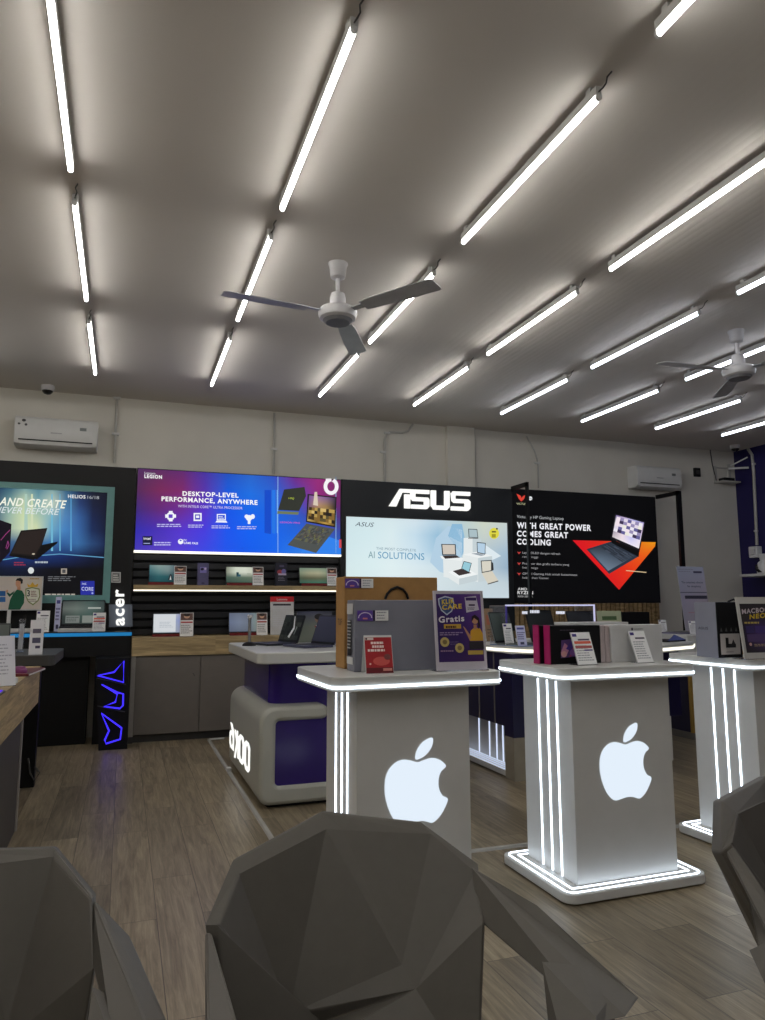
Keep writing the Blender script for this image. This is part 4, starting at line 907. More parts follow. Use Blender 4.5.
# wooden display counter nearest on that side
XT = -.5; zt = .857
WT = thing('display_counter', 'wooden topped display counter with dark grey leg panel, cut by picture edge', 'counter', (-1.2, 4.2, 0))
MB().box((-2.0, 2.2, .622), (XT, 5.32, zt)).build('worktop', MATS['counter_wood'], WT, world=True, bevel=.004)
MB().box((-.56, 2.4, 0), (XT-.02, 4.66, .622)).build('leg_panel', mat('charcoal_panel', (66, 62, 60), .5), WT, world=True)
MB().box((-.565, 4.66, 0), (XT-.012, 4.70, .622)).build('edge_strip', mat('pale_grey_panel', (150, 145, 140), .5), WT, world=True)
def tagp(c, w, h):
    c.rect(-w/2, 0, w/2, h, (186, 186, 190), 1); c.rect(-w*.3, h*.7, w*.3, h*.8, (80, 76, 90), 2); c.rect(-w*.3, h*.48, w*.3, h*.6, (70, 70, 90), 2); c.rect(-w*.05, h*.36, w*.3, h*.42, (60, 56, 80), 2)
p = onz(34.5, 665, zt); card('long narrow price tag leaning at far corner of wooden topped counter', (p.x, p.y, zt), .085, .30, math.radians(0), 8, tagp, group='tags on wooden counter', foot=.015)
def big_tag(c, w, h): c.rect(-w/2, 0, w/2, h, (180, 180, 184), 1); c.lines(-w*.4, h*.85, w*.4, h*.2, 9, (140, 140, 146), 2, 7, .35)
p = onz(-1, 690, zt); card('larger white information card on wooden topped counter, by picture edge', (p.x-.02, p.y+.15, zt), .15, .25, math.radians(25), 14, big_tag, group='tags on wooden counter')
p = onz(20, 675, zt); t = thing('red_folder', 'dark red folder lying on the wooden topped counter', 'folder', (p.x-.05, p.y+.1, zt), math.radians(-6))
MB().rrect(-.17, -.2, .13, .22, .01, 0, .016).build('cover', mat('maroon_cover', (96, 26, 34), .4), t, bevel=.003); MB().box((-.165, -.195, .004), (.133, .215, .012)).build('pages', m_paperw, t)
t = thing('mouse', 'magenta computer mouse resting on dark red folder', 'mouse', (p.x-.0, p.y-.02, zt+.016), math.radians(40))
MB().add(*(lambda n, k: ([(.032*math.cos(2*PI*j/n)*s, .055*math.sin(2*PI*j/n)*s, z) for s, z in ((1, 0), (1, .008), (.9, .022), (.65, .032), (.3, .036)) for j in range(n)], [(i*n+j, i*n+(j+1) % n, (i+1)*n+(j+1) % n, (i+1)*n+j) for i in range(k-1) for j in range(n)]+[tuple(range(n-1, -1, -1)), tuple((k-1)*n+j for j in range(n))]))(20, 5)).build('shell', mat('magenta_shell', (120, 40, 100), .3), t, smooth=50)
MB().tube([(0, .03, .03), (0, .045, .026)], .004, 8).build('wheel', m_key, t)
p = onz(3, 684, zt); t = thing('silver_adapter', 'small white and black adapter by picture edge on wooden counter', 'adapter', (p.x, p.y+.02, zt), math.radians(20))
MB().rrect(-.06, -.04, .06, .04, .012, 0, .03).build('body', m_white, t, bevel=.004); MB().box((-.04, -.0405, .008), (.03, -.039, .022)).build('label_strip', m_key, t)
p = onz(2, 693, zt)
t = thing('reflection_pad', 'purple reflection at edge of wooden counter, added as a thin glowing slab', 'added reflection', (p.x-.12, p.y-.05, zt), 0)
MB().rrect(-.15, -.1, .13, .1, .02, 0, .008).build('pad', m_dgray, t); MB().rrect(-.14, -.09, .12, .09, .018, .008, .010).build('reflection_panel', emis('purple_reflection_glow', (110, 70, 255), .9, False), t)  # added glowing slab, stands in for a purple reflection on the worktop

# ------------------------------------------------------------------ rounded counter with lit letters
AX = thing('display_counter', 'rounded grey and purple counter with lit lower-case letters on its side', 'counter', (1.35, 5.2, 0))
xl, xr2, y0, y1 = .832, 1.9, 4.6, 5.93
def arc(cx, cz, r, a0, a1, n=6): return [(cx+r*math.cos(math.radians(a0+(a1-a0)*i/n)), cz+r*math.sin(math.radians(a0+(a1-a0)*i/n))) for i in range(n+1)]
C = arc(xl+.1, .515, .1, 90, 180)+arc(xl+.07, .09, .07, 180, 270)+[(xr2, .02), (xr2, .135)]+arc(xl+.13, .16, .025, 270, 180)+arc(xl+.13, .5, .025, 180, 90)+arc(1.235, .57, .045, -90, 90)
MB().prism([(x, y0, z) for x, z in C], (0, y1-y0, 0)).build('shell', m_grayw, AX, world=True, smooth=35, bevel=.03)
MB().box((xl+.08, y0+.02, .11), (xr2-.01, y1-.03, .56)).build('lower_body', m_axp, AX, world=True)
MB().rrect(.925, y0+.15, xr2-.03, y1-.02, .09, .55, .9, 10).build('column', m_axp, AX, world=True, smooth=40)
MB().rrect(xl-.03, y0-.05, xr2+.02, y1+.02, .08, .885, .955, 8).build('worktop', m_top, AX, world=True, smooth=40, bevel=.008)
MB().rrect(xl+.06, y0+.05, xr2-.05, y1-.05, .05, 0, .03).build('plinth', m_black2, AX, world=True)
# letters a x i o o : s from 0 to 1 along the side face
pa, pb = onx(230, 735, xl), onx(250.2, 750, xl); zl0, zl1 = .145, .345
def lp(s, v): return (xl-.004, pa.y+(pb.y-pa.y)*s, zl0+(zl1-zl0)*v)
mb = MB()
def ringl(s0, s1, v0, v1, w_s, w_v, r=.35):
    def q(a0, a1, b0, b1): 
        e = min(a1-a0, .2)*.5
        return [lp(x, v) for x, v in ((a0+e*.6, b0), (a1-e*.6, b0), (a1, b0+.12), (a1, b1-.12), (a1-e*.6, b1), (a0+e*.6, b1), (a0, b1-.12), (a0, b0+.12))]
    mb.ring(q(s0, s1, v0, v1), q(s0+w_s, s1-w_s, v0+w_v, v1-w_v), (.004, 0, 0))
def barl(pts): mb.prism([lp(*p) for p in pts], (.004, 0, 0))
ringl(0, .24, .08, .72, .06, .12); barl([(.03, 1.0), (.13, 1.0), (.24, .75), (.24, .62), (.17, .62)]); barl([(.18, .08), (.24, .08), (.24, .8), (.18, .8)])
barl([(.27, .9), (.33, .9), (.43, .5), (.37, .5)]); barl([(.27, -.1), (.33, -.1), (.43, .45), (.37, .5)]); barl([(.36, .5), (.42, .5), (.44, .95), (.39, .95)])
barl([(.44, .02), (.5, .02), (.5, .8), (.44, .8)]); 
ringl(.5, .74, .0, .95, .06, .13); ringl(.77, 1.0, .0, .95, .06, .13)
mb.build('letters', m_letter, AX, world=True)
# things standing on it
ZA = .955
def glare_paint(c, w, h): c.poly([(-w*.06, h*.2), (w*.1, h*.55), (-.0, h*.95), (w*.04, h*.95), (w*.18, h*.5), (w*.04, h*.15)], (235, 240, 245), 3); c.poly([(w*.2, h*.3), (w*.25, h*.6), (w*.3, h*.55), (w*.24, h*.28)], (150, 160, 160), 3); c.mosaic([(-w*.45, h*.9), (w*.45, h*.9), (w*.45, h*.1), (-w*.45, h*.1)], [(50, 56, 54), (70, 78, 74), (36, 40, 42), (90, 96, 90)], 5, 6, 2, 3)  # pale streaks are reflections painted onto the glossy screen
p = onz(262, 648, ZA)
laptop('open laptop with glossy dark screen, on rounded counter, first from its narrow end', (1.19, 5.5, ZA), math.radians(-76), .33, .235, 18, .215, m_dlap, [[(60, 66, 66), (40, 44, 46)], [(50, 56, 56), (30, 32, 36)]], 'paper', deco=glare_paint)
laptop('open slate blue laptop seen half from behind, on rounded counter', (1.37, 5.14, ZA), math.radians(-74), .33, .235, 20, .22, mat('slate_lid', (66, 68, 92), .4), [[(70, 72, 96), (60, 62, 84)], [(60, 62, 84), (52, 54, 76)]], 'paper')
t = thing('cable_stand', 'slim metal anti-theft post with black foot, at end of rounded counter', 'stand', (.892, 5.43, ZA))
MB().lathe([(.052, 0), (.052, .008), (.04, .02), (.018, .028)], n=20).build('foot', m_black2, t, smooth=40)
MB().tube([(0, 0, .02), (0, 0, .215)], .011, 10).build('post', m_metal, t, smooth=60); MB().box((-.016, -.03, .2), (.016, .012, .225)).build('head', m_white, t, bevel=.003)
def manpic(c, w, h):
    c.grid([(-w/2, h), (w/2, h), (w/2, 0), (-w/2, 0)], [[(50, 52, 74), (60, 62, 84), (56, 58, 70)], [(80, 88, 80), (96, 100, 92), (70, 74, 76)], [(110, 116, 104), (96, 100, 92), (60, 62, 66)]], 1, 3)
    c.poly([(w*.0, h*.05), (w*.05, h*.5), (w*.2, h*.62), (w*.42, h*.4), (w*.42, h*.05)], (40, 38, 44), 2); c.disc(w*.1, h*.74, w*.1, h*.13, (110, 88, 76), 3); c.disc(w*.12, h*.82, w*.13, h*.1, (24, 22, 24), 4); c.poly([(w*.02, h*.55), (w*.06, h*.55), (w*.14, h*.12), (w*.1, h*.1)], (200, 200, 196), 4); c.poly([(-w*.02, h*.5), (w*.0, h*.54), (w*.14, h*.42), (w*.12, h*.36)], (120, 40, 50), 5)
a, b = ony(296, 612, 5.78), ony(331, 612, 5.78)
card('landscape picture board with man in dark clothes, behind slate blue laptop', ((a.x+b.x)/2, 5.7, ZA), b.x-a.x, ony(300, 611, 5.78).z-ZA, 0, 12, manpic, 'picture_board', 'board', foot=.09)

# cable trunking on the floor
t = thing('cable_trunking', 'thin white cable trunking running across floor beside rounded counter', 'cable cover', (.81, 5.5, 0))
sec = [(-.016, 0), (-.01, .011), (.01, .011), (.016, 0)]
MB().prism([(.808+x, 3.52, z) for x, z in sec], (0, 3.57, 0)).build('cover', m_conduit, t, world=True)
MB().prism([(.82, 3.505+x, z) for x, z in sec], (2.2, -.05, 0)).build('cover', m_conduit, t, world=True)
MB().box((.79, 5.72, .0), (.826, 5.77, .03)).build('joint', m_white, t, world=True, bevel=.006); MB().tube([(.81, 7.09, .008), (.95, 7.1, .008)], .007).build('cable', m_white, t, world=True)

# ------------------------------------------------------------------ white counters with glowing emblem
ZK = .975; SB = .918
def make_kiosk(loc, rz, label, bw=.27):
    t = thing('display_counter', label, 'counter', loc, rz, 'white counters with glowing emblem')
    bd, bz = .205, .045; pw, pd = .377, .29
    MB().rrect(-pw, -pd, pw, pd, .06, .006, bz, 8).build('base_plate', m_kwhite, t, smooth=40, bevel=.004)
    MB().rrect(-pw+.04, -pd+.04, pw-.04, pd-.04, .05, 0, .006, 6).build('foot', m_black2, t)
    def rg(mb, ins, wd, r, z0, z1): 
        O = [(x, y, z0) for x, y in rr(-pw+ins, -pd+ins, pw-ins, pd-ins, r, 6)]; I = [(x, y, z0) for x, y in rr(-pw+ins+wd, -pd+ins+wd, pw-ins-wd, pd-ins-wd, max(r-wd, .002), 6)]
        mb.ring(O, I, (0, 0, z1-z0))
    for ins, r in ((.020, .042), (.062, .006)):
        mb = MB(); rg(mb, ins, .007, r, bz-.001, bz+.0025); mb.build('floor_light_strip', m_led, t)
    MB().box((-bw, -bd, bz), (bw, bd, SB)).build('body', m_kwhite, t, bevel=.002)
    for s in (-1, 1):
        for y in (.065, -.015, -.09):
            MB().box((s*bw-.0035, y-.0035, bz+.004), (s*bw+.0035, y+.0035, SB-.002)).build('side_light_strip', m_led, t)
    MB().rrect(-pw, -pd, pw, pd, .055, SB, ZK, 8).build('worktop', m_top, t, smooth=40, bevel=.003)
    mb = MB()
    O = [(x, y, .931) for x, y in rr(-pw-.004, -pd-.004, pw+.004, pd+.004, .058, 8)]; I = [(x, y, .931) for x, y in rr(-pw+.004, -pd+.004, pw-.004, pd-.004, .052, 8)]
    mb.ring(O, I, (0, 0, .009)); mb.build('edge_light_strip', m_led, t)
    mb = MB(); yf = -bd
    def em(pts, n):
        P = []
        for x, y in pts:
            q = ony(470+x/2.593, 640+y/2.593, 3.0186-.205); P.append((q.x-2.1702, q.z))
        if n: P = smooth_loop(P, n)
        mb.prism([(p[0], yf-.004, p[1]) for p in P], (0, .006, 0))
    em([(398, 264), (399, 248), (405, 234), (415, 222), (431, 215), (432, 230), (427, 243), (418, 255), (408, 262)], 4)
    em([(403, 271), (388, 267), (372, 265), (357, 271), (344, 286), (337, 308), (337, 340), (344, 371), (356, 398), (370, 413), (380, 415), (392, 411), (405, 407), (420, 406), (434, 410), (441, 409), (452, 398), (462, 380), (469, 357), (457, 348), (449, 330), (448, 308), (453, 292), (462, 281), (455, 271), (444, 264), (431, 262), (417, 266)], 4)
    mb.build('emblem', m_logo, t)
    return t
K2 = make_kiosk((2.1702, 3.0186, 0), 0, 'white counter with glowing apple emblem carrying magenta-edged and white cartons')
K1 = make_kiosk((1.135, 3.005, 0), math.radians(1.6), 'white counter with glowing apple emblem carrying kraft and grey cartons', .25)
K3 = dup(K2, (3.33, 3.13, 0), math.radians(2.5), 'white counter with light strips under the macbook poster, emblem side mostly hidden')
K3['label'] = 'white counter with light strips under black-faced carton, partly hidden by moulded chair'

def sticker(c, u0, v0, u1, v1):
    um = u0+(u1-u0)*.5
    c.rect(u0, v0, um, v1, (84, 60, 140), 1); P = [(u0+(um-u0)*(.5+.42*math.cos(math.radians(a))), v0+(v1-v0)*(.3+.5*math.sin(math.radians(a)))) for a in range(0, 181, 20)]
    c.stroke(P, (v1-v0)*.1, (200, 190, 220), 2); c.rect(u0+(um-u0)*.35, v0+(v1-v0)*.15, u0+(um-u0)*.65, v0+(v1-v0)*.3, (190, 120, 120), 2)
    c.rect(um, v0, u1, v1, (200, 200, 200), 1); c.rect(um, v0, um+(u1-um)*.14, v1, (40, 30, 60), 2); c.lines(um+(u1-um)*.24, v1-.004, u1-.004, v0+.004, 3, (130, 130, 140), 2, 5, .35)
# counter 1 cartons
yk1 = 3.06
a = ony(344.5, 577, yk1); b = ony(437.3, 577, yk1)
t, hw, hd, hh = carton('kraft_carton', 'tall brown kraft carton with dark rope handle and purple sticker', a.x, b.x, yk1, yk1+.135, ZK, ony(390, 577, yk1).z, m_kraft)
q0 = t.location
c = Canvas(lambda u, v: Vector((u, -hd-.003, v)), (0, -1, 0), 1.4); uu = lambda x, y: (ony(x, y, yk1).x-q0.x, ony(x, y, yk1).z-ZK)
u0, v1 = uu(344.8, 578.6); u1, v0 = uu(373, 588); sticker(c, u0, v0, u1, v1); c.build('sticker', 'paper', t, world=False)
c = Canvas(lambda u, v: Vector((-hw-.003, -u, v)), (-1, 0, 0), 1.)
c.text('TUF', (.0-.02, hh*.47), (.04, hh*.47), (0, .027), (40, 30, 26), 1, .02); c.build('printed_letters', 'paper', t, world=False)
P = [(ony(x, y, yk1-.004).x-q0.x, -hd-.006, ony(x, y, yk1-.004).z-ZK) for x, y in ((385, 599), (387, 594), (391, 589.5), (397, 587), (403, 589.5), (406.5, 594), (408, 599))]
MB().tube(P, .006, 8).build('rope_handle', m_black2, t, smooth=60)
yk1b = 2.9
a = ony(354.5, 600, yk1b); b = ony(444, 600, yk1b)
t, hw, hd, hh = carton('grey_carton', 'grey laptop carton with purple sticker standing before the kraft carton', a.x, b.x, yk1b, yk1b+.105, ZK, ony(400, 600, yk1b).z, m_gbox)
q0 = t.location
c = Canvas(lambda u, v: Vector((u, -hd-.003, v)), (0, -1, 0), 1.4); uu = lambda x, y: (ony(x, y, yk1b).x-q0.x, ony(x, y, yk1b).z-ZK)
u0, v1 = uu(357, 610.5); u1, v0 = uu(388, 620.6); sticker(c, u0, v0, u1, v1); c.build('sticker', 'paper', t, world=False)
c = Canvas(lambda u, v: Vector((-hw-.003, -u, v)), (-1, 0, 0), 1.2)
c.rect(-hd+.01, hh*.8, hd-.01, hh*.95, (190, 190, 192), 1); c.rect(-hd+.02, hh*.22, hd-.03, hh*.72, (30, 30, 34), 1); c.lines(-hd+.02, hh*.72, hd-.03, hh*.3, 9, (190, 190, 190), 2, 4, .4); c.rect(-hd+.01, hh*.1, hd-.01, hh*.2, (196, 196, 196), 1)
c.build('side_label', 'paper', t, world=False)
# red tent card
ytc = 2.80
t = thing('tent_card', 'red folded tent card standing in front of the grey carton', 'tent card', (ony(380, 677, ytc).x, ytc, ZK), math.radians(-6))
w_, h_ = .118, .152
MB().prism([(-w_/2, 0, 0), (-w_/2, .044, h_), (-w_/2, .088, 0), (-w_/2, .085, 0), (-w_/2, .044, h_-.008), (-w_/2, .003, 0)], (w_, 0, 0)).build('card', m_paperw, t)
c = Canvas(lambda u, v: Vector((u, v*.28, v*.96)), (0, -1, .29), 1.05, .0007)
hv = h_/.99
c.rect(-w_/2+.003, .002, w_/2-.002, hv-.004, (160, 28, 36), 1); c.rect(-w_/2+.004, hv*.9, -w_/2+.04, hv*.965, (206, 190, 186), 2); c.disc(-w_/2+.01, hv*.933, .004, .004, (40, 30, 30), 3)
for k, (f0, f1, y) in enumerate(((-.26, .24, .8), (-.22, .22, .7), (-.38, .38, .6))): c.lines(w_*f0, hv*(y+.07), w_*f1, hv*y, 1, (238, 214, 208), 2, 5+k, .9)
c.disc(w_*.08, hv*.33, w_*.3, hv*.12, (196, 80, 74), 2); c.disc(w_*.3, hv*.44, w_*.12, hv*.08, (120, 60, 60), 3); c.disc(-w_*.32, hv*.26, .004, .004, (240, 200, 190), 2)
c.rect(-w_/2+.003, .002, w_/2-.002, hv*.16, (96, 16, 26), 2); c.rect(w_*.12, hv*.07, w_*.44, hv*.14, (200, 130, 120), 3)
c.build('print', 'paper', t, world=False)
# purple poster in clear stand
yps = 2.79; a, b = ony(434.5, 596, yps), ony(484, 673, yps); pw_, ph = .232, .335
t = thing('poster_stand', 'purple poster in clear upright stand beside the grey carton', 'poster', (ony(462.5, 673, yps).x, yps, ZK), math.radians(-3))
tl = 6; sn, cs = math.sin(math.radians(tl)), math.cos(math.radians(tl)); fn = lambda u, v: Vector((u, sn*v, cs*v+.003)); nn = Vector((0, -cs, sn))
MB().prism([fn(-pw_/2, 0), fn(pw_/2, 0), fn(pw_/2, ph), fn(-pw_/2, ph)], -nn*.006).build('backing', mat('frosted_stand', (196, 190, 200), .25), t, bevel=.001)
MB().box((-pw_/2, -.012, 0), (pw_/2, .09, .005)).build('foot', m_acryl, t)
c = Canvas(fn, nn, 1.0, .0007); A0, A1, B0, B1_ = -pw_/2+.013, pw_/2-.013, .035, ph-.014; u = lambda f: A0+(A1-A0)*f; v = lambda f: B1_-(B1_-B0)*f
c.grid([(A0, B1_), (A1, B1_), (A1, B0), (A0, B0)], [[(64, 36, 104), (74, 40, 120), (104, 64, 140)], [(52, 30, 96), (62, 36, 116), (96, 56, 140)], [(44, 28, 92), (52, 30, 96), (80, 44, 116)], [(54, 32, 92), (60, 34, 90), (70, 38, 96)]], 1, 3)
shp = [(.04, .07), (.2, .03), (.38, .06), (.4, .16), (.34, .26), (.22, .32), (.1, .25), (.05, .16)]
c.poly([(u(x), v(y)) for x, y in shp], (190, 200, 220), 2); c.poly([(u(.22+(x-.22)*.86), v(.17+(y-.17)*.86)) for x, y in shp], (60, 80, 130), 3)
c.text('KLIK', (u(.12), v(.155)), (u(.4), v(.135)), (0, (B1_-B0)*.066), (226, 200, 70), 4, .05); c.text('CARE', (u(.12), v(.235)), (u(.56), v(.215)), (0, (B1_-B0)*.066), (226, 190, 60), 4, .05)
c.text('Gratis', (u(.03), v(.425)), (u(.6), v(.405)), (0, (B1_-B0)*.085), (226, 222, 232), 4, .05)
c.rect(u(.14), v(.515), u(.52), v(.45), (200, 160, 60), 3); c.lines(u(.18), v(.465), u(.48), v(.505), 1, (70, 36, 24), 4, 3, .8)
c.poly([(u(.64), v(.05)), (u(.9), v(.03)), (u(.95), v(.24)), (u(.66), v(.28))], (196, 190, 206), 2); c.rect(u(.66), v(.1), u(.9), v(.055), (60, 36, 100), 3); c.rect(u(.72), v(.18), u(.86), v(.155), (60, 50, 80), 3); c.lines(u(.69), v(.2), u(.9), v(.24), 2, (90, 84, 110), 3, 3, .5)
c.poly([(u(.7), v(.7)), (u(.73), v(.55)), (u(.82), v(.5)), (u(.95), v(.52)), (u(1), v(.6)), (u(1), v(.7))], (206, 156, 50), 3); c.disc(u(.84), v(.4), (A1-A0)*.075, (B1_-B0)*.05, (190, 140, 112), 4)
c.poly([(u(.76), v(.42)), (u(.77), v(.34)), (u(.84), v(.31)), (u(.93), v(.36)), (u(.95), v(.48)), (u(.9), v(.53)), (u(.9), v(.4)), (u(.82), v(.36))], (40, 24, 30), 5); c.poly([(u(.56), v(.48)), (u(.6), v(.5)), (u(.74), v(.64)), (u(.7), v(.7))], (186, 136, 110), 4); c.poly([(u(.8), v(.46)), (u(.87), v(.46)), (u(.87), v(.53)), (u(.8), v(.53))], (180, 130, 104), 4)
c.rect(u(.68), v(.82), u(1), v(.71), (46, 42, 50), 5); c.rect(u(.64), v(.9), u(.98), v(.84), (190, 160, 80), 5)
for x, y in ((.14, .71), (.46, .8)): c.disc(u(x), v(y), (A1-A0)*.1, (B1_-B0)*.07, (196, 176, 110), 4); c.disc(u(x), v(y), (A1-A0)*.05, (B1_-B0)*.035, (130, 110, 70), 5)
c.lines(u(.04), v(.56), u(.56), v(.62), 2, (150, 130, 170), 3, 2, .5); c.lines(u(.26), v(.7), u(.5), v(.76), 2, (120, 100, 150), 3, 4, .3); c.lines(u(.04), v(.82), u(.34), v(.86), 1, (150, 120, 150), 3, 6, .5)
c.build('poster', 'paper', t, world=False)

# counter 2 cartons
y2 = 2.93; zt2 = ony(570, 625.5, y2).z
for k, (xa, xb, yy) in enumerate(((538.5, 585, 2.985), (549.3, 600.5, y2))):
    t, hw, hd, hh = carton('laptop_carton', ('dark carton with magenta side, peeping out behind the one with floral picture', 'dark carton with magenta side and violet floral picture on front')[k], ony(xa, 640, yy).x, ony(xb, 640, yy).x, yy, yy+.043, ZK, zt2, m_black2, 'box', 'dark cartons with magenta side')
    MB().box((-hw-.002, -hd-.002, 0), (-hw+.004, hd+.002, hh+.002)).build('sleeve_edge', m_pink, t)
c = Canvas(lambda a, b: Vector((a, -hd-.003, b)), (0, -1, 0), 1.5)
fx = lambda f: -hw+2*hw*f
c.poly([(fx(.2), hh*.16), (fx(.22), hh*.62), (fx(.56), hh*.66), (fx(.6), hh*.2)], (84, 60, 110), 1)
c.poly([(fx(.2), hh*.3), (fx(.28), hh*.55), (fx(.38), hh*.42), (fx(.3), hh*.2)], (176, 120, 150), 2); c.poly([(fx(.36), hh*.18), (fx(.46), hh*.5), (fx(.58), hh*.62), (fx(.56), hh*.3)], (160, 60, 90), 2); c.poly([(fx(.3), hh*.4), (fx(.42), hh*.62), (fx(.48), hh*.5), (fx(.38), hh*.34)], (70, 50, 130), 3); c.disc(fx(.26), hh*.26, .016, .014, (196, 150, 150), 3); c.disc(fx(.44), hh*.3, .02, .016, (120, 80, 150), 3)
c.lines(fx(.2), hh*.9, fx(.56), hh*.86, 1, (80, 70, 84), 1, 3, .4); c.build('front_picture', 'paper', t, world=False)
xw = [ony(p, 640, y2).x for p in (601, 606, 611, 614, 662.5)]
for k in range(2):
    carton('white_carton', ('thin pinkish white carton, touching the dark floral carton', 'thin pinkish white carton, touching the wide white carton')[k], xw[k]+.002, xw[k+1]-.0015, y2+.008, y2+.06, ZK, zt2-.002, mat('pinkish_card', (190, 176, 176), .5), 'box', 'thin white cartons')
t, hw, hd, hh = carton('white_carton', 'wide white laptop carton with small emblem above its price card', xw[2]+.001, xw[4], y2, y2+.06, ZK, zt2, m_paperw)
c = Canvas(lambda a, b: Vector((a, -hd-.003, b)), (0, -1, 0), 1.2); c.disc(-.03, hh*.88, .007, .007, (90, 90, 92), 1); c.lines(-.018, hh*.9, .05, hh*.86, 1, (110, 110, 112), 1, 3, .5); c.build('printed_mark', 'paper', t, world=False)
pp = onz(589, 667, ZK)
card('price card with red bands leaning on the dark floral carton', (ony(588, 665, 2.84).x, 2.84, ZK), .108, .155, math.radians(2), 20, price_red, group='price cards on emblem counters', foot=.08)
card('plain white price card leaning on the wide white carton', (ony(646, 664, 2.85).x, 2.85, ZK), .098, .158, math.radians(2), 22, price_plain, group='price cards on emblem counters', foot=.05)
# a white strip and cream sign seen just behind
# counter 3 things
y3 = 2.97
a, b = ony(715, 602, y3).x, ony(738.5, 602, y3).x
t, hw, hd, hh = carton('laptop_carton', 'silver grey carton with black front and white picture panel', a, b, y3, y3+.15, ZK, ony(720, 602, y3).z, m_gbox)
MB().box((-hw+.001, -hd-.004, .001), (hw, -hd+.0, hh-.001)).build('front_face', m_black2, t)
c = Canvas(lambda u_, v_: Vector((u_, -hd-.005, v_)), (0, -1, 0), 1.3)
c.rect(-hw*.82, hh*.06, hw*.82, hh*.43, (176, 170, 168), 1); c.rect(-hw*.4, hh*.2, -hw*.15, hh*.36, (30, 28, 30), 2); c.rect(-hw*.4, hh*.18, hw*.45, hh*.25, (30, 28, 30), 2); c.poly([(hw*.1, hh*.25), (hw*.25, hh*.33), (hw*.4, hh*.25)], (50, 46, 50), 2); c.lines(-hw*.4, hh*.12, hw*.4, hh*.09, 1, (120, 116, 116), 2, 3, .5)
for k in range(4): c.poly([(-hw*.8+k*hw*.42, hh*.47), (-hw*.7+k*hw*.42, hh*.55), (-hw*.6+k*hw*.42, hh*.47)], (70, 70, 72), 1)
c.build('front_print', 'paper', t, world=False)
c = Canvas(lambda u_, v_: Vector((-hw-.003, -u_, v_)), (-1, 0, 0), 1.); c.text('ASUS', (-.05, hh*.5), (.02, hh*.5), (0, .013), (60, 60, 70), 1, .02); c.build('side_print', 'paper', t, world=False)
a2 = ony(737, 602, 3.05)
t, hw, hd, hh = carton('kraft_carton', 'small upright kraft carton with black handle between black carton and poster', ony(737.2, 640, 3.13).x, ony(737.2, 640, 3.13).x+.28, 3.13, 3.2, ZK, ony(740, 606.5, 3.13).z, m_kraft)
MB().tube([(-hw+.0, .02, hh-.006), (-hw+.012, .02, hh+.028), (-hw+.05, .02, hh+.04), (-hw+.09, .02, hh+.028), (-hw+.1, .02, hh-.006)], .006, 8).build('handle', m_black2, t, smooth=60)
yq = 2.83; x0q = ony(746.5, 662, yq).x
t = thing('poster_stand', 'dark poster with yellow lettering in pale frame, cut by picture edge', 'poster', (x0q+.125, yq, ZK), math.radians(-4))
tl = 7; sn, cs = math.sin(math.radians(tl)), math.cos(math.radians(tl)); fn = lambda u, v: Vector((u, sn*v, cs*v+.003)); nn = Vector((0, -cs, sn)); pw_, ph = .25, ony(747, 598, yq+.03).z-ZK+.004
MB().prism([fn(-pw_/2, 0), fn(pw_/2, 0), fn(pw_/2, ph), fn(-pw_/2, ph)], -nn*.006).build('backing', mat('frosted_frame', (190, 188, 184), .3), t); MB().box((-pw_/2, -.012, 0), (pw_/2, .09, .005)).build('foot', m_acryl, t)
c = Canvas(fn, nn, 1.0, .0007); A0, A1, B0, B1_ = -pw_/2+.017, pw_/2-.017, .03, ph-.034; u = lambda f: A0+(A1-A0)*f; v = lambda f: B1_-(B1_-B0)*f
c.grid([(A0, B1_), (A1, B1_), (A1, B0), (A0, B0)], [[(34, 30, 34), (44, 40, 40), (34, 30, 34)], [(56, 50, 40), (50, 44, 60), (44, 40, 40)], [(40, 34, 50), (70, 50, 104), (50, 44, 50)], [(40, 34, 44), (84, 60, 116), (50, 40, 60)], [(44, 40, 44), (54, 50, 54), (40, 36, 40)]], 1, 3)
c.text('MACBOOK', (u(.03), v(.21)), (u(.97), v(.155)), (.0, (B1_-B0)*.09), (196, 184, 190), 3, .05, .1); c.text('NEO', (u(.22), v(.32)), (u(.7), v(.285)), (0, (B1_-B0)*.09), (206, 176, 50), 3, .05, .15)
c.lines(u(.06), v(.36), u(.6), v(.42), 1, (190, 170, 90), 3, 3, .6); c.rect(u(.08), v(.6), u(.3), v(.46), (60, 50, 100), 2); c.rect(u(.34), v(.6), u(.9), v(.46), (70, 54, 116), 2); c.rect(u(.08), v(.78), u(.92), v(.63), (84, 66, 110), 2); c.disc(u(.14), v(.83), .008, .008, (200, 160, 150), 3); c.lines(u(.24), v(.82), u(.8), v(.88), 2, (170, 150, 120), 3, 3, .5)
c.build('poster', 'paper', t, world=False)

# ------------------------------------------------------------------ navy counter behind, with its laptops
HPC = thing('display_counter', 'navy counter with white light-edged top behind the white emblem counters', 'counter', (3.6, 5.2, 0))
ZH = .945
top = [(2.65, 5.9), (2.65, 5.2), (2.68, 4.92), (2.76, 4.68), (2.92, 4.5), (3.2, 4.4), (3.8, 4.42), (4.25, 4.6), (4.5, 4.85), (4.52, 5.2), (4.4, 5.9)]
MB().prism([(x, y, ZH-.05) for x, y in top], (0, 0, .05)).build('worktop', m_top, HPC, world=True, smooth=30)
ctr = Vector((3.6, 5.3)); sc = lambda p, d: (Vector(p)-ctr).normalized()*d
mb = MB(); O = [(*(Vector(p)+sc(p, .004)), ZH-.04) for p in top]; I = [(*(Vector(p)-sc(p, .006)), ZH-.04) for p in top]; mb.ring(O, I, (0, 0, .022)); mb.build('edge_light_strip', m_led_soft, HPC, world=True)
